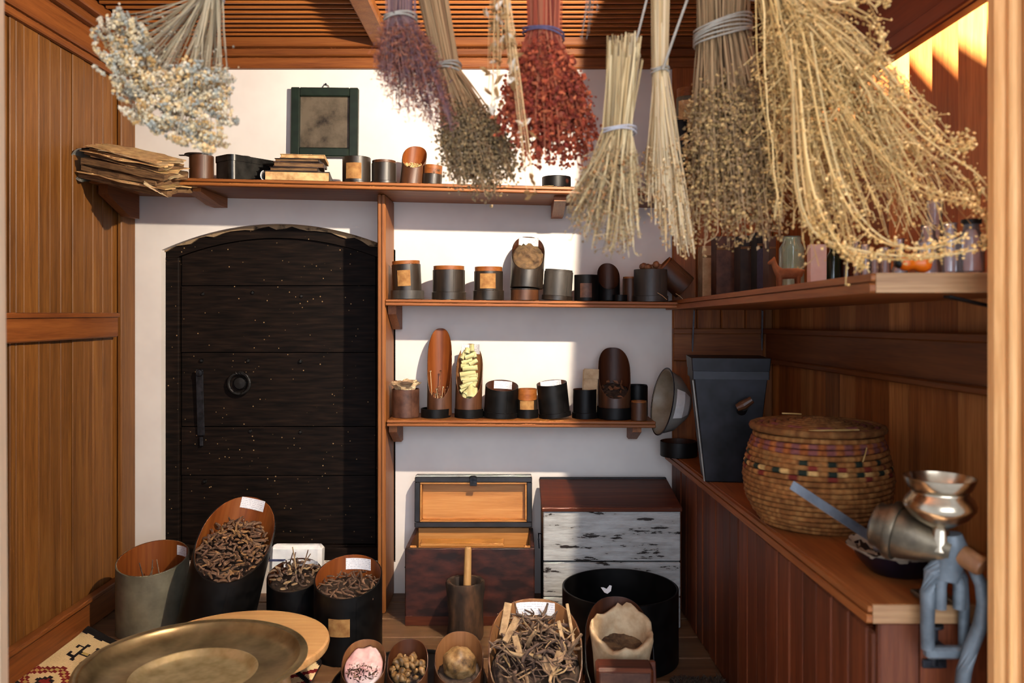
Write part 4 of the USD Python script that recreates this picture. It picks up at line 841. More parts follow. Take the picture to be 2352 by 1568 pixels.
part(t, 'handle', bar(p0, p1, .017, .003, up=(0, -1, .3), c=.001), M['spoon'])
part(t, 'handle_edge', bar(p0 + [.006, .004, -.009], p1 + [0, .004, -.004], .006, .003, up=(0, -1, .3), c=.001), M['bark_red'], 'rusty red edge of the handle')
part(t, 'spoon_bowl', (lambda m: (m[0] * [.028, .018, .010] + p1 + [.02, .0, -.012], m[1]))(_ICO), M['spoon'], smooth=True)

# hand grinder clamped on the shelf end
YG = 1.30
def G(px, py, dy=0.0): return P(px, py, YG) + [0, dy, 0]
sg = YG / FPX
t = thing('hand_grinder', 'cast metal hand grinder with steel cup and blue clamp on the shelf end', 'grinder', (0, 0, 0))
o = G(2158, 1225)
cup = [(0, 0), (17, 0), (19, 14), (32, 20), (60, 38), (76, 58), (78, 68), (72, 82), (62, 92), (61, 98), (70, 108), (76, 124), (77, 130), (74, 130), (68, 112), (58, 98), (60, 88), (68, 70), (50, 40), (0, 30)]
part(t, 'cup', (lambda m: (m[0] + o, m[1]))(lathe([(r * sg, z * sg) for r, z in cup], 56)), M['steel'], 'round tarnished steel cup', smooth=40)
ax0, ax1 = G(2055, 1228, .075), G(2185, 1262, -.005); dv = ax1 - ax0; L = np.linalg.norm(dv); dv /= L
drum = [(0, 0), (.03, 0), (.036, .004), (.036, .012), (.040, .02), (.042, .05), (.036, .07), (.026, L * .85), (.022, L), (0, L)]
zz = dv; xx = np.cross([0, 0, 1], zz); xx /= np.linalg.norm(xx); yy = np.cross(zz, xx)
v, f = lathe(drum, 40); part(t, 'drum', (ax0 + v @ np.array([xx, yy, zz]), f), M['bronze'], 'grey bronze milling drum', smooth=40)
v, f = lathe([(.036, -.004), (.047, -.003), (.049, .004), (.047, .010), (.036, .011)], 40); part(t, 'drum_flange', (ax0 + dv * .03 + v @ np.array([xx, yy, zz]), f), M['bronze'], smooth=40)
part(t, 'neck', tube([G(2158, 1262), G(2158, 1215)], [.018, .013], 20), M['steel'], smooth=40)
part(t, 'clamp_head', join([tube([G(2182, 1225), G(2185, 1250), G(2178, 1300), G(2172, 1330)], [.017, .024, .022, .019], 14)]), M['blue_paint'], smooth=40)
part(t, 'clamp_arm', tube([G(2160, 1290), G(2140, 1315), G(2131, 1360), G(2130, 1430), G(2131, 1490)], [.012, .0125, .0115, .0105, .010], 12), M['blue_paint'], smooth=40)
part(t, 'clamp_arm', tube([G(2200, 1300, .01), G(2218, 1330, .01), G(2222, 1400, .01), G(2222, 1500, .01)], [.010, .009, .0085, .0085], 12), M['blue_paint'], smooth=40)
a = np.linspace(0, np.pi, 9); uu = [G(2178 - 22 * math.cos(x_), 1345 - 28 * math.sin(x_), -.004) for x_ in a]
part(t, 'clamp_yoke', tube([G(2156, 1395, -.004)] + uu + [G(2200, 1395, -.004)], .0095, 12), M['blue_paint'], smooth=40)
part(t, 'upper_jaw', join([bar(G(2150, 1391, .0), G(2150, 1391, .07), .016, .008), bar(G(2205, 1391, 0), G(2205, 1391, .07), .016, .008)]), M['bronze'])
part(t, 'lower_bar', bar(G(2124, 1497, 0), G(2228, 1497, 0), .018, .018, up=(0, 0, 1), c=.004), M['blue_paint'])
part(t, 'clamp_screw', join([tube([G(2168, 1545, .03), G(2168, 1456, .03)], .006, 12), tube([G(2168, 1456, .03), G(2168, 1450, .03)], .014, 16), bar(G(2168, 1497, .0), G(2168, 1497, .035), .02, .012), bar(G(2140, 1542, .03), G(2196, 1542, .03), .006, .014)]), M['iron'], smooth=30)
part(t, 'crank', tube([G(2215, 1290, -.02), G(2236, 1330, -.022), G(2243, 1375, -.022), G(2233, 1425, -.022), G(2212, 1475, -.022), G(2196, 1530, -.022), G(2188, 1600, -.022), G(2186, 1680, -.022)], [.008, .010, .011, .011, .011, .011, .0115, .012], 12), M['blue_paint'], smooth=40)
part(t, 'crank_axle', tube([G(2180, 1256, .0), G(2208, 1278, -.02)], .013, 16), M['bronze'], smooth=40)
part(t, 'crank_nut', tube([G(2198, 1268, -.014), G(2222, 1284, -.036), G(2225, 1286, -.039)], [.0165, .0155, .0125], 18), M['lining_pale'], 'pale wooden end knob', smooth=40)
#SECTION4

# ------------------------------------------------------------------ the floor: chests, mortar, pots, stool, dish, rug
M['chest_dark'] = mottled('dark_red_chest', (40, 20, 16), (92, 44, 32), scale=14, rough=.5, bump=.25, stretch=(1, 2, 2.4), lo=.4, hi=.7)
M['chest_edge'] = mottled('blackened_edge', (22, 20, 22), (46, 42, 46), scale=14, rough=.5, bump=.2)
M['pine'] = wood('pale_pine', (160, 104, 52), (190, 132, 74), (210, 158, 100), 'x', sc=.7, vary=.1, k=.85)
M['white_flaked'] = mat('flaked_paint', {'tc': ('texture_coordinate', {}), 'map': ('mapping', {'scale': (5, 5, 26)}), 'n': ('noise_texture', {'scale': 2.2, 'detail': 6, 'roughness': .62}), 'rp': ('rgb_ramp', {'ramp': [(0.375, lin((34, 26, 22))), (0.39, lin((140, 138, 134))), (0.62, lin((166, 166, 164))), (0.8, lin((150, 147, 140)))]}),
    'map2': ('mapping', {'scale': (7, 7, 60)}), 'w': ('noise_texture', {'scale': 3.0, 'detail': 3}), 'b': ('bump', {'strength': .5, 'distance': .002}), 'p': ('principled_bsdf', {'roughness': .6, 'specular_ior_level': .3})},
    [('tc.object', 'map.vector'), ('map.vector', 'n.vector'), ('n.fac', 'rp.fac'), ('rp.color', 'p.base_color'), ('tc.object', 'map2.vector'), ('map2.vector', 'w.vector'), ('w.fac', 'b.height'), ('b.normal', 'p.normal')])
M['chest_lid'] = wood('reddish_lid', (60, 26, 14), (104, 48, 24), (136, 74, 40), 'x', sc=.7, vary=.1)
M['mortar'] = mottled('carved_trunk_wood', (40, 28, 20), (66, 46, 30), scale=22, rough=.75, bump=.9, stretch=(1, 1, .35), dist=.004, c=(104, 70, 44))
M['pestle'] = wood('pestle', (150, 108, 66), (186, 146, 100), (206, 172, 128), 'z', vary=.1, k=.8)
M['brass'] = mottled('aged_brass', (122, 104, 72), (166, 146, 108), scale=7, rough=.30, metal=.85, bump=.03, rv=.16)
M['brass_in'] = mottled('hammered_brass', (186, 166, 120), (220, 202, 156), scale=26, rough=.34, metal=.85, bump=.35, detail=2, dist=.003)
M['stool'] = wood('pale_stool', (180, 136, 92), (206, 164, 118), (222, 186, 144), 'x', sc=.8, vary=.1, k=.68)
M['rug'] = tinted('kilim', rough=.95, bump=.6, scale=260, stretch=(1, 3, 1), dark=.7)
M['fleece'] = mottled('brown_fleece', (40, 28, 20), (84, 64, 46), scale=50, rough=.95, bump=1.0)

# open chest
CY0, CY1 = 2.645, 2.905; CXa, CXb = P(930, 0, CY0)[0], P(1228, 0, CY0)[0]; chh = .246
t = thing('open_chest', 'dark reddish wooden chest with its pine-lined lid standing open, beside the post', 'chest', ((CXa + CXb) / 2, (CY0 + CY1) / 2, .0005))
hw, hd = (CXb - CXa) / 2, (CY1 - CY0) / 2
part(t, 'front_board', box(-hw, hw, -hd, -hd + .014, .012, chh, .003), M['chest_dark'])
part(t, 'front_batten', box(-hw + .001, hw - .001, -hd - .002, -hd - .0001, .0, .03, .002), M['chest_lid'], 'redder strip along the foot')
part(t, 'back_board', box(-hw, hw, hd - .014, hd, .0, chh, .003), M['chest_dark'])
for s_ in (-1, 1):
    part(t, 'side_board', box(*sorted((s_ * hw, s_ * (hw - .014))), -hd + .0141, hd - .0141, 0, chh, .003), M['chest_dark'])
    part(t, 'inner_strip', box(*sorted((s_ * (hw - .0141), s_ * (hw - .035))), -hd + .0145, -hd + .022, chh - .06, chh + .004, .002), M['pine'])
part(t, 'bottom', box(-hw + .0141, hw - .0141, -hd + .0141, hd - .0141, .01, .02, .001), M['pine'])
part(t, 'inner_back', box(-hw + .015, hw - .015, hd - .022, hd - .0141, .0201, chh + .004, .001), M['pine'], 'pale pine lining')
part(t, 'inner_tray', box(-hw + .036, hw - .1, -.03, .03, chh - .022, chh - .012, .002), M['pine'])
part(t, 'side_handle', tube([(-hw, -.03, .15), (-hw - .012, -.03, .155), (-hw - .014, .0, .15), (-hw - .012, .03, .155), (-hw, .03, .15)], .003, 6), M['iron'])
# its lid, hinged at the back
lz = chh + .008; lh = .172; lw = hw - .004
lp = lambda *a: (lambda m: (m[0] + [0, hd + .004, lz], m[1]))(rot(box(*a, .002), rx=-4))
part(t, 'lid_panel', lp(-lw, lw, -.008, 0, 0, lh), M['pine'], 'pale pine inside of the lid')
for a_ in ((-lw, lw, -.05, -.0081, lh - .018, lh), (-lw, lw, -.05, -.0081, 0, .018), (-lw, -lw + .018, -.05, -.0081, .0181, lh - .0181), (lw - .018, lw, -.05, -.0081, .0181, lh - .0181)):
    part(t, 'lid_side', lp(*a_), M['chest_edge'], 'blackened lid edge')
for a_ in ((-lw + .0182, lw - .0182, -.046, -.0082, lh - .0245, lh - .0182), (-lw + .0182, lw - .0182, -.046, -.0082, .0182, .024), (-lw + .0182, -lw + .024, -.046, -.0082, .0243, lh - .0247), (lw - .024, lw - .0182, -.046, -.0082, .0243, lh - .0247)):
    part(t, 'lid_lining', lp(*a_), M['pine'], 'pale pine lining strip')
part(t, 'lid_top_strip', lp(-lw + .002, lw - .002, -.048, -.002, lh + .0002, lh + .006), M['white_flaked'], 'greyish top strip of the lid')
part(t, 'hasp', join([lp(-.012, .012, -.054, -.0502, lh - .03, lh + .002), (lambda m: (m[0] + [0, hd - .05, lz + lh + .004], m[1]))(tube([(-.014, 0, 0), (-.006, -.004, .006), (.006, -.004, .006), (.014, 0, 0)], .003, 6))]), M['iron'], 'black iron hasp')

# painted sloping chest
DY0, DY1 = 2.62, 2.90; DXa, DXb = P(1248, 0, DY0)[0], P(1563, 0, DY0)[0]
zf_ = P(0, 1174, DY0)[2]; zb_ = P(0, 1099, DY1)[2]
t = thing('painted_chest', 'chest with flaking white painted front and sloping reddish-brown lid', 'chest', ((DXa + DXb) / 2, (DY0 + DY1) / 2, .0005))
hw, hd = (DXb - DXa) / 2, (DY1 - DY0) / 2
hs = [(P(0, 1289, DY0)[2], zf_), (.10, P(0, 1292, DY0)[2]), (0, .098)]
for a_, b_ in hs: part(t, 'front_board', box(-hw, hw, -hd, -hd + .016, a_, b_, .003), M['white_flaked'])
for s_ in (-1, 1):
    x_ = sorted((s_ * hw, s_ * (hw - .014)))
    m = trimesh.creation.extrude_polygon(Polygon([(-hd + .0162, 0), (hd, 0), (hd, zb_ - .016), (-hd + .0162, zf_ - .004)]), .014, engine='earcut'); v = np.array(m.vertices)
    part(t, 'side_board', (np.stack([x_[0] + v[:, 2], v[:, 0], v[:, 1]], -1), np.array(m.faces)), M['chest_edge'], 'dark side board')
part(t, 'back_board', box(-hw + .0142, hw - .0142, hd - .014, hd, 0, zb_ - .018, .002), M['chest_edge'])
part(t, 'lid', bar((0, -hd - .006, zf_ + .005), (0, hd, zb_ - .004), 2 * hw + .012, .014, c=.003), M['chest_lid'], 'sloping reddish-brown lid')
part(t, 'lid_edge', box(-hw - .004, hw + .004, hd - .016, hd + .002, zb_ - .0035, zb_ + .006, .002), M['chest_edge'])
part(t, 'side_hook', join([tube([(-hw - .001, -.03, .27), (-hw - .012, -.03, .272), (-hw - .012, -.03, .25)], .003, 6), tube([(-hw - .012, -.03, .25), (-hw - .010, -.03, .222)], .002, 6)]), M['iron'])

# mortar and pestle
MP = np.array([P(1069, 0, 2.55)[0], 2.55, .0005]); mr = W(44, 2.55); mh = .176
t = thing('wooden_mortar', 'dark rough carved wooden mortar standing before the open chest', 'mortar', MP)
prof = [(0, 0), (mr * .9, 0), (mr * .95, .01), (mr * .9, .06), (mr * .93, .11), (mr, .15), (mr, mh - .004), (mr * .95, mh), (mr * .8, mh - .002), (mr * .7, mh - .02), (mr * .5, mh - .07), (0, mh - .08)]
v, f = lathe(prof, 40); nn = (meshkit.noise(v * [90, 90, 30]) - .5) * .008; ra = np.linalg.norm(v[:, :2], axis=1, keepdims=True) + 1e-6; v[:, :2] += v[:, :2] / ra * (nn * (ra[:, 0] > .02))[:, None]
part(t, 'body', (v, f), M['mortar'], smooth=45)
p0 = MP + [.004, 0, mh - .075]; p1 = P(1075, 1256, 2.56)
solo('pestle', tube([p0, p0 + (p1 - p0) * .3, p0 + (p1 - p0) * .97, p1], [.014, .0125, .011, .009], 14), M['pestle'], 'pale wooden pestle standing in the dark carved mortar', 'pestle', smooth=40)

# floor group at the left, in front of the door
def fl_(px, Y): return np.array([P(px, 0, Y)[0], Y, .0006])
b1 = bent_box('round_box', 'large grey-green painted round box with slanted mouth, leftmost on the floor by the door', fl_(351, 2.62), .108, .198, 'grey_box', hb=.252, n=2, inlabel=(-52, -22, .014, .032), inner='lining', seam=False)
b2 = bent_box('scoop_box', 'largest black scoop-mouthed box leaning right, full of bark chips, before the dark door', fl_(505, 2.52) + [-.022, 0, .02], .112, .185, 'black_wood', hb=.405, n=2.2, tilt=(-5, 12, 0), inner='lining', inlabel=(-22, 20, .004, .034))
b3 = bent_box('round_box', 'small dark round box heaped with dried roots, between two black boxes by the door', fl_(676, 2.545), .083, .165, 'black_wood', hb=.222, inner='lining_dark', tilt=(-1, 0, 0), inlabel=(-50, 40, .004, .02))
b4 = bent_box('round_box', 'large black round box with small tan label on its front, before the door', fl_(800, 2.43), .0985, .192, 'black_wood', hb=.262, n=2, inner='lining', inlabel=(-34, 16, .010, .034), paper=(-22, 14, .085, .135, 'tan_label'))
g = np.random.default_rng(3)
def twigs(path, n, r, z0, z1, label, name='twig', group=None):
    loc, tilt = getx(path)
    for i in range(n):
        a_ = g.uniform(0, 6.28); p = np.array([g.uniform(-.4, .4) * r, g.uniform(-.2, .3) * r, z0]); q_ = p + [g.uniform(-.5, .7) * r, g.uniform(-.2, .3) * r, g.uniform(.4, 1) * (z1 - z0)]
        p, q_ = world(loc, tilt, [p, q_]); solo(name, tube([p, (p + q_) / 2 + g.normal(0, .004, 3), q_], [.0028, .0024, .0016], 6), M['root'][i % 4], label, name, group)
bed('root_litter', b1, .098, .11, .12, M['soil'], 'dark litter of roots in the grey-green painted box', 'litter')
twigs(b1, 6, .1, .12, .23, 'forked dry twig sticking up in the grey-green painted box', group='twigs in the grey-green box')
bed('bark_bed', b2, .102, .165, .30, M['soil'], 'dark crumbs beneath the bark chips in the largest scoop box', 'crumbs')
for i, p in enumerate(slant_pts(b2, .1, .178, .325, 210, g, lift=.012, dome=.012)):
    solo('bark_chip', move(curl(g, g.uniform(.018, .034), .0040, .8), p), M['bark_chip'][i % 4], 'curled brown bark chip heaped in the largest scoop box by the door', 'bark chip', 'bark chips in the scoop box')
bed('root_bed', b3, .073, .15, .19, M['soil'], 'dark crumbs beneath the roots in the small box by the door', 'crumbs')
for i, p in enumerate(slant_pts(b3, .07, .165, .205, 60, g, lift=.014, dome=.016)):
    solo('root_piece', move(curl(g, g.uniform(.016, .032), .0038, .9), p), M['root'][(i * 3) % 4], 'small knobbly dried root piece heaped in the small box by the door', 'root piece', 'root pieces in the small box')
twigs(b3, 5, .07, .19, .285, 'thin pale twig poking up from the small box of roots', group='twigs over the small root box')
bed('bark_bed', b4, .093, .172, .195, M['soil'], 'dark crumbs beneath the shavings in the tan-labelled black box', 'crumbs')
for i, p in enumerate(slant_pts(b4, .09, .182, .205, 70, g, lift=.008, dome=.006)):
    solo('bark_shaving', move(curl(g, g.uniform(.022, .04), .0030, .5), p), M['bark_chip'][(1, 0, 1, 3)[i % 4]], 'thin reddish-brown bark shaving in the tan-labelled black box', 'bark shaving', 'bark shavings in the labelled box')
t = thing('paper_parcel', 'white paper parcel with a blue line standing behind the small root box', 'parcel', fl_(672, 2.66) + [0, .03, 0], (-8, 0, 0))
part(t, 'parcel', box(-.085, .085, -.03, .03, 0, .24, .012), M['white_paper']); part(t, 'blue_line', box(-.084, -.03, -.0312, -.0301, .19, .197, .0003), M['cloth_blue'], 'blue printed line')

# pale stool under the brass dish
SC = np.array([-.725, 2.143, 0.0095])
t = thing('round_stool', 'low pale round wooden stool under the brass dish', 'stool', SC)
part(t, 'seat', lathe([(0, .113), (.222, .113), (.235, .117), (.237, .125), (.235, .134), (.23, .137), (0, .137)], 72), M['stool'], smooth=30)
for k_ in range(3):
    a_ = math.radians(-28 + 120 * k_); p = np.array([.15 * math.cos(a_), .15 * math.sin(a_), .1127]); q_ = np.array([.195 * math.cos(a_), .195 * math.sin(a_), .0])
    part(t, 'leg', tube([q_, p], [.014, .018], 14), M['stool'], smooth=40)
DC = np.array([P(446, 0, 1.915)[0], 1.915, .1469])
t = thing('brass_dish', 'large wide-rimmed aged brass dish lying on the pale stool', 'dish', DC)
R1 = W(254, 1.915); z1 = .046
prof = [(0, 0), (.112, 0), (.126, .005), (.14, .016), (.18, .019), (.215, .026), (.236, z1 - .008), (R1 - .004, z1 - .001), (R1, z1 + .002), (R1 - .001, z1 + .005), (R1 - .006, z1 + .006), (R1 - .011, z1 + .0035), (R1 - .014, z1 + .003), (R1 - .018, z1 + .0045), (R1 - .022, z1 + .0015), (.224, .0335), (.205, .0265), (.18, .0225), (.16, .0205), (.142, .021)]
part(t, 'rim', lathe(prof, 96), M['brass'], smooth=50)
part(t, 'well', lathe([(.142, .021), (.137, .0205), (.127, .010), (.114, .004), (.06, .0035), (0, .003)], 96), M['brass_in'], 'brighter hammered well', smooth=60)

# kilim
def rug_col(u, v):      # u across from the left wall, v from the far edge
    cream, black, red, yel, blue = map(lambda c: np.array(lin(c)), ((214, 186, 140), (20, 15, 16), (122, 26, 24), (178, 150, 84), (70, 74, 92)))
    c = np.tile(cream, (len(u), 1))
    st = np.round(u / .012) * .012
    c[v < .03 + .012 * (np.sin(st * 95) > 0)] = black
    def S(m, k): c[m] = k
    du, dv_ = np.abs(u - .10), np.abs(v - .13)
    S(((np.abs(du - .026) < .006) & (dv_ < .05)) | ((dv_ < .010) & (du < .026)) | ((np.abs(dv_ - .030) < .006) & (du > .026) & (du < .052)) | ((np.abs(du - .05) < .005) & (dv_ > .012) & (dv_ < .036)) | ((np.abs(dv_ - .046) < .005) & (du < .026) & (du > .012)), black)
    S((du < .014) & (dv_ < .006), yel)
    z = np.floor(v / .011) * .011
    for cu, cv in ((.085, .315), (.36, .315), (.635, .315), (.91, .315)):
        e = np.abs(u - cu) / .125 + np.abs(z - cv) / .105
        S(e < 1.0, red); S((e < .62), cream); S((e < .34), black); S((e < .2), red); S((np.abs(e - .8) < .05), yel)
    S((v > .275) & (np.abs(((u - .085 + .1375) % .275) - .1375) > .105) & (v < .37), red)
    S((v > .37) & (v < .42), black); S((v > .42) & (v < .45), red); S((v > .385) & (v < .405) & ((u % .05) < .025), yel)
    k = (v > .45); S(k & (((np.floor(u / .04) + np.floor(v / .04)) % 3) == 0), red); S(k & (((np.floor(u / .04) + np.floor(v / .04)) % 5) == 2), black)
    # right part of the far border, peeping out beside the stool
    k = (u > .55) & (v < .4); S(k & ((np.floor(v / .022 + u / .03) % 3) == 0), red); S(k & ((np.floor(v / .03 - u / .025) % 4) == 1), black)
    return c
nu, nv = 150, 170; U, V_ = np.meshgrid(np.linspace(0, .80, nu + 1), np.linspace(0, 1.1, nv + 1), indexing='ij')
def rug_pos(u, v):
    yy = 2.61 - v - .24 * (1 - np.exp(-u / .25)) + .006 * np.sin(u * 11); xx = -1.352 + u
    h = .004 + .012 * np.exp(-(v / .05) ** 2) * (.5 + .5 * np.sin(u * 26 + .6)) + .004 * (meshkit.noise(np.stack([u * 9, v * 9, u * 0], -1)))
    return np.stack([xx, yy, h], -1)
pp = rug_pos(U.ravel(), V_.ravel()).reshape(nu + 1, nv + 1, 3)
quad = np.stack([pp[:-1, :-1], pp[1:, :-1], pp[1:, 1:], pp[:-1, 1:]], 2).reshape(-1, 3)
uc, vc = ((U[:-1, :-1] + U[1:, 1:]) / 2).ravel(), ((V_[:-1, :-1] + V_[1:, 1:]) / 2).ravel()
cc = np.repeat(rug_col(uc, vc), 4, 0); n_ = len(uc); F_ = (np.array([[0, 2, 1], [0, 3, 2]])[None] + (np.arange(n_) * 4)[:, None, None]).reshape(-1, 3)
low = pp.copy(); low[..., 2] = .0006; edge = np.concatenate([np.stack([pp[:, 0], low[:, 0]], 1).reshape(-1, 3), np.stack([pp[-1, :], low[-1, :]], 1).reshape(-1, 3)])
t = thing('kilim_rug', 'kilim rug with cream field, black hooked motif and red diamonds on the floor', 'rug', (0, 0, 0))
part(t, 'pile', (quad, F_), M['rug'], col=cc)
ee = []
for a_, b_ in ((pp[:, 0], low[:, 0]), (pp[-1], low[-1])): ee.append((np.vstack([a_, b_]), grid_faces(2, len(a_), False)))
part(t, 'edge', join(ee), M['leather'], 'black woven edge')
# right: brown fleece on the floor, black pot
a = rng.uniform(0, 1, (5200, 2)); pts = np.stack([.42 + .135 * a[:, 0], 1.95 + .28 * a[:, 1], .006 + .012 * rng.random(5200)], -1)
solo('brown_fleece', join([box(.415, .56, 1.95, 2.235, .0005, .009, .002), scatter(_OCT, pts, .007, rng, (1.6, .6, .4))]), M['fleece'], 'dark brown shaggy fleece mat on the floor in the right corner', 'mat', kind='stuff')
b5 = bent_box('round_pot', 'big black round pot standing before the painted chest', fl_(1424, 2.405), .168, .205, 'black_wood', inner='black_wood', cat='pot', seam=False, th=.006)
t = thing('petal_scrap', 'pale heart-shaped scrap lying on the rim of the big black pot', 'scrap', P(1393, 1352, 2.29) + [0, 0, .0], (62, 0, 0))
part(t, 'scrap', prism_z(Polygon([(-.016, .004), (-.008, .004), (0, .0), (.009, .010), (.015, .008), (.012, -.006), (.002, -.013), (-.006, -.010)]), 0, .0012), M['white_paper'])

# front row of scoops on a black tray
TC = np.array([-.274, 2.13, .0005])
t = thing('black_tray', 'low black round wooden tray under the three small front scoops', 'tray', TC)
part(t, 'disc', lathe([(0, 0), (.195, 0), (.2, .004), (.2, .05), (.198, .054), (.193, .054), (.191, .046), (0, .046)], 64), M['black_wood'], smooth=35)
def front(px, Y, z): return np.array([P(px, 0, Y)[0], Y, z])
zt_ = .0475
f1 = bent_box('scoop_box', 'small front scoop lined with pink paper and dark cloves, leftmost of the row', front(833, 2.105, zt_), W(51, 2.1), .022, 'bark_brown', hb=P(0, 1470, 2.15)[2] - zt_, n=2.5, tilt=(-3, 2, 0), inner='lining_pale')
f2 = bent_box('scoop_box', 'small front scoop with lumps of amber resin, between the pink one and the gourd one', front(935, 2.105, zt_), W(47, 2.1), .022, 'bark_brown', hb=P(0, 1468, 2.15)[2] - zt_, n=2.5, tilt=(-3, 1, 0), inner='lining_dark')
f3 = bent_box('scoop_box', 'front scoop holding one big mottled lump, left of the large root scoop', front(1053, 2.12, zt_), W(57, 2.1), .022, 'bark_brown', hb=P(0, 1452, 2.17)[2] - zt_, n=2.4, tilt=(-3, 1, 0), inner='lining_pale')
f4 = bent_box('scoop_box', 'largest front scoop with white label, heaped with tangled roots and bark', front(1230, 2.06, .0006), W(109, 2.06), .06, 'bark_brown', hb=P(0, 1377, 2.16)[2], n=2.6, tilt=(-4, 0, 0), inner='lining_pale', inlabel=(-28, 25, .008, .034), th=.004)
f5 = bent_box('scoop_box', 'front black scoop holding an open paper bag of seeds, rightmost of the row', front(1424, 2.03, .0006), W(80, 2.03), .06, 'black_wood', hb=P(0, 1374, 2.1)[2], n=2.6, tilt=(-4, 0, 0), inner='lining_dark', th=.003)
def sheet_in(path, r, zf, zb, name, label, cat, material, dome, bump, seedn, x=.9):
    return bed(name, path, r * x, zf, zb, material, label, cat, bump=bump, kind=None, dome=dome)
hb1 = P(0, 1470, 2.15)[2] - zt_
sheet_in(f1, .0535, .02, hb1 * .86, 'pink_paper', 'pink paper lining the leftmost small front scoop', 'paper', M['pink_paper'], .006, .006, 1)
pts = slant_pts(f1, .046, .03, hb1 * .62, 170, g, lift=.004, dome=.008); pts = pts[pts[:, 1] < getx(f1)[0][1] + .004]; solo('cloves', scatter(_LEAF, pts, .0065, g, (.8, .8, 1)), M['plant'], 'heap of small dark cloves on the pink paper', 'cloves', kind='stuff', col=tints(CLOVE, len(pts), 8, g))
sheet_in(f2, .049, .015, hb1 * .5, 'resin_powder', 'dark powder under the resin lumps in the second small front scoop', 'powder', M['soil'], .004, .006, 2)
for i, p in enumerate(slant_pts(f2, .042, .025, hb1 * .58, 26, g, lift=.008, dome=.008)):
    m = scatter(_ICO, [p], g.uniform(.006, .013), g, (1.2, .9, .8), jitter=.14); solo('resin_lump', m, M['resin'], 'irregular amber resin lump in the second small front scoop', 'resin lump', 'resin lumps in the front scoop', smooth=60)
sheet_in(f3, .06, .012, .05, 'brown_powder', 'brown powder under the big lump in the third small front scoop', 'powder', M['soil'], .004, .006, 3)
bv, bf = trimesh.creation.icosphere(subdivisions=3).vertices, trimesh.creation.icosphere(subdivisions=3).faces
bv = np.array(bv); bv = bv * (1 + .22 * (meshkit.noise(bv * 2.3 + 5) - .5))[:, None] * (1 + .08 * (meshkit.noise(bv * 7 + 5) - .5))[:, None]
loc, tilt = getx(f3)
solo('resin_block', (world(loc, tilt, bv * [.043, .038, .042] + [.002, -.003, .053]), np.array(bf)), M['resin'], 'big mottled amber lump filling the third small front scoop', 'lump', smooth=True)
# roots in the largest front scoop
rb = W(109, 2.06); hb4 = P(0, 1377, 2.16)[2]
bed('root_bed', f4, rb * .93, .05, hb4 * .68, M['soil'], 'dark litter beneath the roots in the largest front scoop', 'litter', dome=.01)
for i, p in enumerate(slant_pts(f4, rb * .86, .075, hb4 * .80, 170, g, lift=.018, dome=.022)):
    big = i % 5 == 0
    solo('dried_root', move(curl(g, g.uniform(.06, .10) if big else g.uniform(.035, .075), g.uniform(.0038, .0056) if big else g.uniform(.0014, .0026), 1.1, sides=6 if big else 5), p), M['root'][(0, 1, 3, 1, 0, 3, 2)[i % 7]], 'twisted dried root in the largest front scoop', 'root', 'roots in the largest front scoop', smooth=60)
for (x_, y_, z_, L_, w_, rz) in ((-.075, .055, .205, .085, .020, 12), (-.06, .03, .185, .07, .017, 35), (-.045, -.02, .16, .055, .016, -20), (.07, .0, .16, .12, .010, -14), (.052, -.04, .13, .05, .018, 25), (.03, -.05, .12, .045, .016, -30), (.09, .04, .20, .10, .008, -10)):
    loc, tilt = getx(f4); p = world(loc, tilt, [[x_, y_, z_]])[0]
    m = box(-w_ / 2, w_ / 2, -.003, .003, -L_ / 2, L_ / 2, .002); m[0][:, 1] += 8 * m[0][:, 0] ** 2 + 2.5 * m[0][:, 2] ** 2
    solo('bark_strip', rot(m, -38, rz, 0, p + [0, 0, .012]), M['root'][2], 'pale curled strip of bark among the roots of the largest front scoop', 'bark strip', 'bark strips in the largest front scoop')
# paper bag in the black scoop
r5 = W(80, 2.03)
t_loc = np.array(getx(f5)[0]) + [.004, 0, 0]
a = np.linspace(0, 2 * np.pi, 44, endpoint=False); V = []
for k_, (rr, zz, ins) in enumerate(((.55, .02, 0), (.80, .10, 0), (.86, .16, 0), (.98, .212, 0), (1.0, .226, 0), (.94, .231, 1), (.80, .222, 1), (.72, .195, 1), (.68, .165, 1))):
    x, y = rr * r5 * .93 * np.cos(a), rr * r5 * .93 * np.sin(a)
    n1 = meshkit.noise(np.stack([np.cos(a) * 2.5 + 4, np.sin(a) * 2.5, zz * 30 + 0 * a], -1)) - .5; n2 = meshkit.noise(np.stack([np.cos(a) * 6 + 4, np.sin(a) * 6, zz * 60 + 0 * a], -1)) - .5
    s_ = 1 + .16 * n1 + .12 * n2; z = zz + .11 * (y + .0) * (zz / .22) * 3.2 + .03 * n1 + .012 * n2
    V.append(np.stack([x * s_, y * s_, np.maximum(z, .012)], -1))
t = thing('paper_bag', 'open crumpled tan paper bag of seeds in the rightmost front scoop', 'paper bag', t_loc)
part(t, 'bag', (np.vstack(V), grid_faces(len(V), 44, True)), M['kraft'], smooth=50)
V2 = [np.stack([rr * r5 * np.cos(a), rr * r5 * np.sin(a), .18 + .20 * rr * r5 * np.sin(a) + .004 * (meshkit.noise(np.stack([rr * 20 * np.cos(a), rr * 20 * np.sin(a), 0 * a], -1)) - .5)], -1) for rr in (.74, .45, .2, .01)]
part(t, 'seeds', (np.vstack(V2), grid_faces(4, 44, True)), M['crust'], 'brown ground seeds', kind='stuff')
t = thing('wooden_block', 'reddish-brown worn wooden block standing before the paper bag', 'block', front(1437, 1.885, .0006), (0, 0, -2))
part(t, 'block', box(-.068, .06, -.03, .03, 0, .2, .006), M['chest_lid']); part(t, 'front_panel', box(-.06, .052, -.033, -.0301, .01, .192, .002), M['bark_red'])
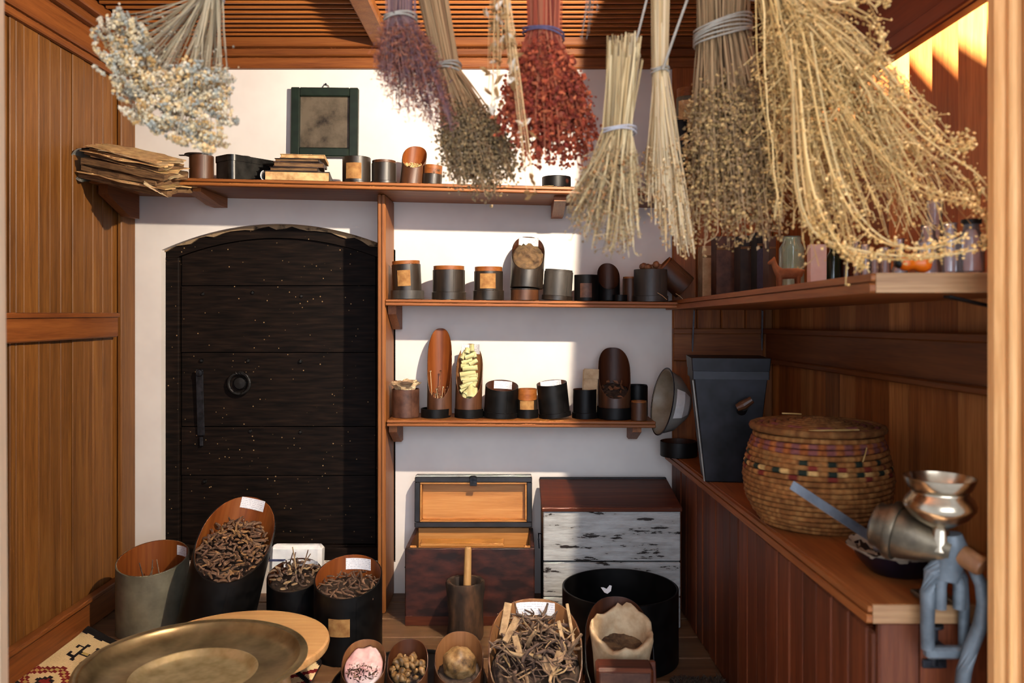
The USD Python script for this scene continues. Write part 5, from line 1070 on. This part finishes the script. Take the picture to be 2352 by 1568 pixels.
part(t, 'stick', bar((.068, -.01, 0.0), (.062, .02, .20), .014, .014), M['chest_lid'])
#SECTION5

# ------------------------------------------------------------------ papers and books on the top shelf
def ragged(w, d_, th, seed, n=34, amp=.03):
    gg = np.random.default_rng(seed); t_ = np.linspace(0, 1, n // 4, endpoint=False); pts = []
    for (x0, y0), (x1, y1) in (((-1, -1), (1, -1)), ((1, -1), (1, 1)), ((1, 1), (-1, 1)), ((-1, 1), (-1, -1))):
        for k_ in t_: pts.append(((x0 + (x1 - x0) * k_) * w / 2, (y0 + (y1 - y0) * k_) * d_ / 2))
    pts = np.array(pts); pts += gg.normal(size=pts.shape) * amp * np.array([w, d_]) * .5; pts[:, 0] += (pts[:, 0] > w * .4) * gg.uniform(-.03, .05, len(pts)) * w
    m = trimesh.creation.extrude_polygon(Polygon(pts).buffer(0), th, engine='earcut'); v = np.array(m.vertices); f = np.array(m.faces)
    v[:, 2] += .010 * (meshkit.noise(np.stack([v[:, 0] * 14 + seed, v[:, 1] * 14, v[:, 0] * 0], -1)) - .5)
    return v, f
PB = P(312, 402, 2.635)
t = thing('paper_bundle', 'tattered bundle of old brown papers hanging over the left end of the top shelf', 'papers', PB, (15, 13, -6))
zz_ = -.030
for i in range(11):
    th = (.020, .003, .016, .002, .018, .003, .010, .002, .006, .002, .002)[i]; w_ = .285 - .006 * i + .02 * math.sin(i * 2.1); 
    part(t, 'paper_sheet', move(ragged(w_, .17 - .004 * i, th, 40 + i, amp=.02 if i < 8 else .07), (.012 * math.sin(i * 1.7), .012 * math.cos(i * 2.3), zz_)), M['paper_dark'] if i % 2 == 0 and i < 8 else M['paper_old'] if i % 3 else M['kraft']); zz_ += th + .0016
a = np.radians(np.linspace(95, 275, 12)); spn = [np.stack([-.128 + r_ * np.cos(a), 0 * a + yy_, .012 + r_ * 1.25 * np.sin(a)], -1) for r_, yy_ in ((.042, -.084), (.042, .08), (.039, .08), (.039, -.084))]
part(t, 'spine', (np.vstack(spn + spn[:1]), grid_faces(5, 12, False)), M['enamel'], 'pale grey curled spine')
for i, (x_, y_, z_, rz) in enumerate(((.115, -.07, -.006, 30), (.125, -.02, .03, -20), (.10, -.03, .045, 10))):
    part(t, 'torn_scrap', rot(ragged(.07, .05, .0015, 70 + i, amp=.08), 12, 25 - 20 * i, rz, (x_, y_, z_)), M['kraft'])
XB, YBk = P(682, 0, 2.755)[0], 2.765
zk = zs('top', XB) + .0012
for i, (px, wpx, h_, dep, rz, lab_, cov) in enumerate(((672, 140, 22, .17, 9, 'thick tan-edged book at the bottom of the stack below the green frame', 'leather'),
        (668, 104, 9, .16, 5, 'thin dark-covered book, second from the bottom of the stack on the top shelf', 'leather'),
        (672, 108, 11, .15, 12, 'brown-edged book, third from the bottom of the stack on the top shelf', 'bark_brown'),
        (676, 96, 8, .15, 3, 'thin black book with bent cover, second from the top of the stack', 'leather'),
        (684, 96, 9, .14, 8, 'topmost tan book with faded edges on the stack below the green frame', 'paper_old'))):
    w_, hh = W(wpx, 2.72), W(h_, 2.72)
    t = thing('book', lab_, 'book', (P(px, 0, 2.72)[0] + .012, YBk, zk), (0, 0, rz))
    part(t, 'cover', join([box(-w_ / 2 - .003, w_ / 2 + .003, -dep / 2 - .003, dep / 2, 0, .002, .0006), box(-w_ / 2 - .002, w_ / 2 + .003, -dep / 2 - .003, dep / 2, hh - .002, hh, .0006), box(w_ / 2 + .0012, w_ / 2 + .003, -dep / 2 - .002, dep / 2, .002, hh - .002, .0006)]), M[cov])
    part(t, 'pages', box(-w_ / 2, w_ / 2 + .001, -dep / 2, dep / 2 - .002, .0022, hh - .0022, .0008), M['paper_old'] if i in (0, 4) else M['paper_dark'], 'yellowed page block')
    if i == 0:
        a = np.radians(np.linspace(90, 270, 9)); sp_ = [np.stack([-w_ / 2 - .004 + .7 * r_ * np.cos(a), 0 * a + yy_, hh / 2 + r_ * np.sin(a)], -1) for r_, yy_ in ((hh / 2, -dep / 2 - .003), (hh / 2, dep / 2), (hh / 2 - .002, dep / 2), (hh / 2 - .002, -dep / 2 - .003))]
        part(t, 'curled_spine', (np.vstack(sp_ + sp_[:1]), grid_faces(5, 9, False)), M['white_paper'], 'white curled spine')
    zk += hh + .0012

# ------------------------------------------------------------------ drying pole, added plate that shades the herbs (both above the picture)
t7 = struct('trim_7')
pz = P(0, -330, 1.41)[2]
part(t7, 'drying_pole', tube([(XL + .02, 1.41, pz), (0, 1.41, pz), (.9, 1.41, pz)], .014, 12), M['post_z'], smooth=40)
part(ce, 'spot_shield', box(.05, .66, 1.522, 1.53, 1.60, 1.9695, .001), M['black_iron'])  # added plate, unseen; stops the spotlight from reaching the hanging herbs

# ------------------------------------------------------------------ hanging bunches of dried herbs
M['string'] = mottled('pale_string', (190, 178, 158), (214, 204, 186), scale=60, rough=.9)
M['string_blue'] = mottled('violet_string', (104, 96, 128), (134, 124, 156), scale=60, rough=.9)
M['band_white'] = mottled('white_band', (206, 202, 206), (224, 222, 224), scale=60, rough=.6)
def in_poly(poly, n, g):
    from shapely.geometry import Point
    from shapely.prepared import prep
    pg = Polygon(poly); pr = prep(pg); x0, y0, x1, y1 = pg.bounds; out = []
    while len(out) < n:
        for x, y in g.uniform((x0, y0), (x1, y1), (n, 2)):
            if pr.contains(Point(x, y)): out.append((x, y))
            if len(out) == n: break
    return np.array(out)
def bunch(name, label, Y, tie, tw, tops, poly, N, rad, stem_cols, depth=40, florets=(), seed=0, ctrl=(.35, .55), tie_mat='string', turns=3, top_y=-330, extra=None, bow=0, tie_tilt=0, waist=1.0, wob=6, cut=0):
    """tie, tops and poly are sizes read off the photograph in its pixels and set out at the bunch's own distance Y"""
    g = np.random.default_rng(seed); s = Y / FPX
    E = in_poly(poly, N, g)
    if extra is not None: E = np.vstack([E, extra]); N = len(E)
    cx, hw_ = E[:, 0].mean(), (E[:, 0].max() - E[:, 0].min()) / 2
    u = ((E[:, 0] - cx) / hw_).clip(-1, 1); dpt = g.uniform(-1, 1, N) * np.sqrt(1 - .75 * u ** 2)
    T_ = np.stack([tie[0] + u * tw / 2 * .85 + g.normal(0, tw * .06, N), tie[1] + g.normal(0, 3, N) + u * tie_tilt, dpt * tw * .42], -1)
    top = np.stack([(tops[0] + tops[1]) / 2 + u * (tops[1] - tops[0]) / 2 + g.normal(0, 4, N), np.full(N, top_y) + g.uniform(-cut, cut, N), dpt * tw * .4], -1)
    End = np.stack([E[:, 0], E[:, 1], dpt * depth], -1)
    C = np.stack([T_[:, 0] + ctrl[0] * (End[:, 0] - T_[:, 0]) + g.normal(0, wob, N), T_[:, 1] + ctrl[1] * (End[:, 1] - T_[:, 1]), T_[:, 2] + .5 * (End[:, 2] - T_[:, 2]) + g.normal(0, wob, N)], -1)
    ts = np.linspace(0, 1, 9)[None, :, None]
    low = (1 - ts) ** 2 * T_[:, None] + 2 * ts * (1 - ts) * C[:, None] + ts ** 2 * End[:, None]
    low[:, 1:, :] += np.cumsum(g.normal(0, wob * .16, (N, 8, 3)), 1)
    up_ = top[:, None] + (T_ - top)[:, None] * np.array([0, .5, .85])[None, :, None]
    path = np.concatenate([up_, low], 1)
    def w3(p): return np.stack([(p[..., 0] - X0) * s, Y + p[..., 2] * s, 1 + (Y0 - p[..., 1]) * s], -1)
    rr = rad * s * np.concatenate([np.ones(4), np.linspace(1, .55, 8)])[None] * g.uniform(.7, 1.25, (N, 1))
    t = thing(name, label, 'herb bunch', (0, 0, 0))
    part(t, 'stalks', tubes(w3(path), rr, 3), M['plant'], kind='stuff', col=tints(stem_cols, N, 36, g))
    for fi, F_ in enumerate(florets):
        t0, t1, n, jit, size = F_['t0'], F_.get('t1', 1), F_['n'], F_['jit'], F_['size']
        k = g.integers(0, N, n); tt = g.uniform(t0, t1, n) ** F_.get('pw', 1) * 8; i0 = np.minimum(tt.astype(int), 7); fr = (tt - i0)[:, None]
        p = low[k, i0] * (1 - fr) + low[k, i0 + 1] * fr + g.normal(0, jit, (n, 3))
        if F_.get('twig'):
            base = low[k, i0] * (1 - fr) + low[k, i0 + 1] * fr; tip = base + g.normal(0, F_['twig'], (n, 3)) + [0, F_['twig'] * .6, 0]
            mid = (base + tip) / 2 + g.normal(0, F_['twig'] * .2, (n, 3))
            part(t, 'twigs', tubes(w3(np.stack([base, mid, tip], 1)), np.full((n, 3), rad * .55 * s), 3), M['plant'], kind='stuff', col=tints(stem_cols, n, 9, g))
            p = np.concatenate([tip + g.normal(0, jit, tip.shape), mid + g.normal(0, jit, tip.shape)])
        part(t, F_.get('name', 'florets'), scatter(F_.get('base', _OCT), w3(p), size * s * g.uniform(.6, 1.4, len(p)), g, F_.get('sq', (1, .8, .7))), M['plant'], kind='stuff', col=tints(F_['cols'], len(p), len(F_.get('base', _OCT)[0]), g, .7))
    if turns:
        a = np.linspace(0, 2 * np.pi, 25); m = []
        for j in range(turns):
            y_ = tie[1] + (j - (turns - 1) / 2) * 7
            m.append(tube(w3(np.stack([tie[0] + (tw / 2 * 1.08 + 2) * np.cos(a), y_ + tie_tilt * np.cos(a) + 3 * np.sin(a * 2 + j), (tw * .48 + 2) * np.sin(a)], -1)), 2.2 * s, 5))
        part(t, 'tie_string', join(m), M[tie_mat], smooth=40)
    return t, w3, low
C_ = lambda *a: list(a)
# white yarrow
POLY_A = [(236, 58), (255, 44), (300, 34), (345, 80), (400, 160), (450, 175), (515, 140), (534, 180), (528, 290), (500, 352), (470, 345), (400, 322), (335, 290), (276, 240), (242, 145)]
tA, w3A, lowA = bunch('yarrow_bunch', 'big bunch of whitish dried flower heads hanging at upper left', 1.40, (478, -6), 62, (440, 520),
    [(238, 60), (300, 34), (400, 165), (515, 150), (536, 180), (528, 290), (498, 350), (400, 318), (335, 285), (278, 232), (242, 140)], 150, 1.5, C_((150, 128, 94), (176, 156, 120), (120, 104, 84), (190, 172, 138)), depth=75, seed=1, ctrl=(.4, .5), turns=2, tie_mat='band_white',
    florets=[dict(t0=.55, t1=.98, n=500, jit=9, size=3.2, cols=C_((170, 160, 136), (140, 136, 120), (196, 180, 140)))])
gA = np.random.default_rng(9); sA = 1.40 / FPX
YARROW = [(212, 196, 160), (190, 182, 158), (222, 192, 136), (158, 156, 142), (220, 206, 176), (200, 162, 102), (170, 170, 156), (224, 202, 154)]
ends = np.concatenate([lowA[:, -1], np.pad(in_poly(POLY_A, 190, gA), ((0, 0), (0, 1))) + gA.uniform(-70, 20, (190, 1)) * [0, 0, 1]])
for c_ in ends:
    n = 20; a = gA.uniform(0, 6.28, n); r_ = 17 * np.sqrt(gA.random(n))
    dirn = c_ - np.array([478, -40, 60]); dirn /= np.linalg.norm(dirn); e1 = np.cross(dirn, [0, 0, 1.0]); e1 /= np.linalg.norm(e1); e2 = np.cross(dirn, e1)
    p = c_ + (r_ * np.cos(a))[:, None] * e1 + (r_ * np.sin(a))[:, None] * e2 + dirn * (5 - (r_ / 7)[:, None] ** 2) + gA.normal(0, 2, (n, 3))
    part(tA, 'flower_head', scatter(_OCT, w3A(p), 4.8 * sA * gA.uniform(.7, 1.3, n), gA, (1, 1, .75), .12), M['plant'], col=1.12 * tints([YARROW[gA.integers(0, 8)], YARROW[gA.integers(0, 8)]], n, 6, gA, .4))
# purple
bunch('purple_bunch', 'purplish-brown bunch of fine dried herb hanging left of the tan stalks', 1.36, (920, 42), 66, (880, 962), [(884, 120), (975, 110), (1010, 180), (1052, 292), (1005, 302), (930, 270), (880, 226), (866, 165)], 230, 1.1,
    C_((112, 84, 88), (134, 104, 100), (96, 70, 78), (146, 112, 100)), depth=60, seed=2, ctrl=(.5, .4), turns=2,
    florets=[dict(t0=.25, n=9500, jit=10, size=5.8, base=_LEAF, sq=(.5, .6, 1), cols=C_((116, 80, 80), (140, 92, 80), (160, 96, 66), (94, 66, 74), (146, 80, 58), (166, 110, 80))), dict(t0=-.0, t1=.4, n=700, jit=4, size=3.2, base=_LEAF, sq=(.4, .6, 1), cols=C_((132, 104, 108), (112, 84, 92), (150, 118, 112)))])
# tan stalks with grey-brown heads
bunch('stalk_bunch', 'leaning bunch of tan stalks with shaggy grey-brown heads, before the top shelf', 1.46, (1026, 156), 58, (880, 975), [(1062, 280), (1130, 292), (1178, 340), (1200, 395), (1150, 452), (1092, 458), (1036, 430), (1022, 365), (1034, 300)], 170, 1.7,
    C_((160, 122, 82), (186, 148, 104), (136, 100, 68), (170, 136, 98)), depth=60, seed=3, ctrl=(.55, .5), turns=3,
    florets=[dict(t0=.6, n=6500, jit=11, size=4.0, cols=C_((120, 100, 72), (152, 126, 88), (100, 84, 64), (176, 144, 96), (136, 112, 84))), dict(t0=.5, n=260, jit=5, size=3, twig=12, cols=C_((150, 124, 84), (120, 100, 74)))])
# silvery pods
gD = np.random.default_rng(14); exD = np.array([(1216, 400), (1228, 440), (1214, 452), (1206, 385)])
tD, w3D, lowD = bunch('pod_bunch', 'sparse sprig of pale papery seed pods hanging left of the red bunch', 1.32, (1146, -120), 26, (1135, 1160), [(1108, 80), (1182, 60), (1184, 190), (1130, 300), (1104, 200)], 26, 1.7, C_((190, 150, 98), (206, 170, 118), (166, 126, 80)), depth=24, seed=4, turns=1, extra=exD)
BRIGHT.add('papery_pod'); M['pod_brown'] = mottled('brown_pod', (150, 104, 58), (206, 158, 96), scale=50, rough=.6, bump=.2)
M['pod'] = mottled('papery_pod', (186, 158, 116), (222, 210, 190), scale=50, rough=.5, bump=.2, c=(180, 132, 76))
pd = np.concatenate([lowD[:, -1], lowD[:, 6] + gD.normal(0, 9, (30, 3)), lowD[::2, 4] + gD.normal(0, 10, (15, 3)), np.array([(1112, 30, 0), (1170, 20, 5), (1128, 250, 0), (1150, 240, 6), (1140, 270, -8), (1120, 205, 4), (1224, 420, 0), (1210, 440, 5)])])
for c_ in pd:
    part(tD, 'seed_pod', scatter(_LEAF, [w3D(c_)], gD.uniform(11, 19) * 1.32 / FPX, gD, (.9, 1.6, 1), .08), M['pod'] if gD.random() < .4 else M['pod_brown'])
# red
bunch('red_bunch', 'thick bunch of rust-red dried flowers tied with a violet string', 1.41, (1248, 78), 84, (1196, 1296), [(1195, 190), (1288, 185), (1335, 245), (1386, 328), (1350, 386), (1280, 382), (1205, 380), (1158, 330), (1148, 280), (1168, 222)], 240, 1.9,
    C_((150, 66, 46), (176, 88, 60), (124, 50, 40), (168, 100, 70)), depth=80, seed=5, ctrl=(.45, .45), turns=2, tie_mat='string_blue', tie_tilt=8,
    florets=[dict(t0=.40, n=6500, jit=10, size=6.0, sq=(1, .8, .6), cols=C_((150, 62, 40), (180, 88, 54), (124, 46, 36), (196, 110, 70), (138, 66, 52), (166, 76, 50))), dict(t0=-.0, t1=.45, n=700, jit=5, size=4.2, cols=C_((150, 66, 48), (172, 92, 64), (130, 60, 48)))])
# grey-straw bunch with white band
bunch('straw_bunch', 'grey-gold bunch of straw with a white band, hanging beside the red bunch', 1.33, (1421, 300), 70, (1400, 1474), [(1300, 440), (1345, 395), (1470, 390), (1464, 545), (1432, 596), (1372, 590), (1306, 506), (1290, 455)], 230, 1.9,
    C_((176, 146, 98), (198, 170, 122), (152, 126, 86), (140, 118, 92), (206, 184, 140)), depth=70, seed=6, ctrl=(.35, .5), turns=2, tie_mat='band_white', top_y=112, cut=34, wob=9,
    florets=[dict(t0=.62, n=1700, jit=7, size=3.4, cols=C_((150, 120, 82), (176, 140, 92), (170, 112, 64), (130, 110, 88))), dict(t0=.35, n=420, jit=4, size=3, twig=16, cols=C_((176, 146, 100), (150, 122, 84)))])
# pale waisted bunch
bunch('pale_straw_bunch', 'slim pale bunch of straw knotted at its waist, right of the white-banded one', 1.43, (1516, 162), 34, (1496, 1540), [(1478, 380), (1556, 380), (1586, 540), (1598, 606), (1552, 592), (1502, 530), (1482, 470)], 190, 2.0,
    C_((206, 180, 134), (224, 204, 164), (182, 150, 104), (196, 172, 136)), depth=46, seed=7, ctrl=(.35, .45), turns=2, wob=5,
    florets=[dict(t0=.72, n=1100, jit=5, size=3.4, cols=C_((206, 176, 126), (184, 144, 92), (170, 124, 74), (220, 196, 150)))])
# brown bunch with wide binding
bunch('brown_herb_bunch', 'broad brown herb bunch bound with many turns of string, hanging before the tall black box', 1.46, (1660, 74), 118, (1592, 1730), [(1602, 300), (1745, 300), (1795, 420), (1800, 556), (1700, 572), (1600, 562), (1582, 480)], 210, 2.0,
    C_((150, 118, 82), (178, 146, 106), (128, 98, 70), (166, 134, 96)), depth=80, seed=8, ctrl=(.5, .45), turns=6, tie_tilt=-16,
    florets=[dict(t0=.52, n=7500, jit=13, size=4.8, cols=C_((166, 134, 84), (200, 166, 108), (134, 106, 70), (154, 124, 90), (186, 152, 100))), dict(t0=.4, n=900, jit=6, size=3.8, twig=20, cols=C_((176, 144, 92), (140, 112, 78)))])
# golden bunch
exI = np.array([(1978, 112), (1962, 48), (1934, 22), (1905, 92), (2228, 500), (2222, 478), (2182, 335), (2160, 345), (2190, 430), (2146, 560), (1940, 600), (1925, 585)] * 2) + np.random.default_rng(3).normal(0, 5, (24, 2))
tI, w3I, lowI = bunch('golden_herb_bunch', 'largest golden bunch of dried herb with long curling stems, fanning out to the right', 1.32, (1782, -24), 112, (1725, 1850), [(1758, 420), (1830, 556), (1930, 585), (2000, 545), (2135, 555), (2190, 470), (2165, 340), (2080, 262), (1975, 195), (1890, 120), (1830, 220)], 230, 1.9,
    C_((206, 170, 106), (224, 192, 132), (182, 144, 86), (196, 164, 110)), depth=95, seed=9, ctrl=(.55, .46), turns=3, extra=exI, wob=27,
    florets=[dict(t0=.2, n=2600, jit=5, size=3.4, twig=24, cols=C_((206, 168, 102), (226, 192, 128), (180, 140, 80), (196, 156, 96))), dict(t0=.2, n=5200, jit=13, size=3.6, cols=C_((206, 168, 102), (186, 148, 88), (222, 188, 124), (164, 128, 76)))])
gI = np.random.default_rng(31); CP = [[(1800, 120), (1815, 300), (1835, 480), (1880, 570), (1980, 598), (2120, 596)], [(1820, 100), (1850, 280), (1890, 430), (1960, 540), (2060, 575), (2160, 545)], [(1850, 60), (1960, 180), (2060, 260), (2130, 330), (2180, 350), (2172, 322)],
      [(1860, 40), (1930, 50), (1990, 100), (1988, 160), (1942, 190)], [(1850, 10), (1900, 40), (1955, 16), (2004, 30)], [(1830, 150), (1960, 330), (2080, 440), (2180, 470), (2228, 510), (2222, 566)], [(1810, 200), (1830, 400), (1870, 520), (1925, 590), (1945, 602)], [(1840, 90), (2000, 260), (2100, 360), (2190, 420), (2225, 470), (2200, 455)],
      [(1790, 160), (1800, 360), (1830, 520), (1930, 575), (2060, 590), (2190, 575)], [(1850, 70), (1940, 130), (2010, 190), (2030, 240), (1990, 250)]]
from scipy.interpolate import CubicSpline
cpts = []
for cp in CP:
    cp = np.array(cp, float); f_ = CubicSpline(np.arange(len(cp)), cp)
    for k_ in range(2):
        p2 = f_(np.linspace(0, len(cp) - 1, 22)) + gI.normal(0, 6, 2); cpts.append(np.column_stack([p2, -70 - 25 * gI.random() + np.cumsum(gI.normal(0, 2, 22))]))
cpts = np.array(cpts)
part(tI, 'curling_stems', tubes(w3I(cpts), np.full((len(cpts), 22), 2.1 * 1.32 / FPX), 4), M['plant'], kind='stuff', col=tints([(212, 178, 116), (226, 196, 138), (190, 152, 94)], len(cpts), 88, gI))
pc = cpts[:, 8:].reshape(-1, 3); pc = np.repeat(pc, 5, 0) + gI.normal(0, 7, (len(pc) * 5, 3))
part(tI, 'curl_florets', scatter(_OCT, w3I(pc), 3.8 * 1.32 / FPX * gI.uniform(.6, 1.5, len(pc)), gI), M['plant'], kind='stuff', col=tints([(212, 174, 108), (190, 150, 88), (226, 192, 130)], len(pc), 6, gI, .7))
bunch('grey_sprig', 'tiny grey sprig hanging right of the red bunch, high before the ceiling battens', 1.46, (1362, -60), 8, (1360, 1368), [(1330, 40), (1372, 20), (1352, 98), (1336, 100)], 8, 1.2, C_((140, 126, 112), (120, 108, 98)), depth=12, seed=10, turns=1,
    florets=[dict(t0=.4, n=60, jit=4, size=4, base=_LEAF, sq=(.5, .6, 1), cols=C_((150, 138, 124), (126, 114, 104)))])
t = thing('hanging_cord', 'pale cord running up to the pole from the knot of the slim pale bunch', 'cord', (0, 0, 0))
part(t, 'cord', tube([P(1522, 160, 1.41), P(1548, 84, 1.405), P(1578, 0, 1.40), P(1640, -330, 1.395)], .0022, 6), M['string'], smooth=40)
t = thing('hanging_cord', 'thin cord curving down from the grey-gold straw bunch to the wall side', 'cord', (0, 0, 0))
part(t, 'cord', tube([P(1452, 130, 1.375), P(1470, 60, 1.38), P(1490, -20, 1.385), P(1560, -330, 1.395)], .0018, 6), M['string'], smooth=40)
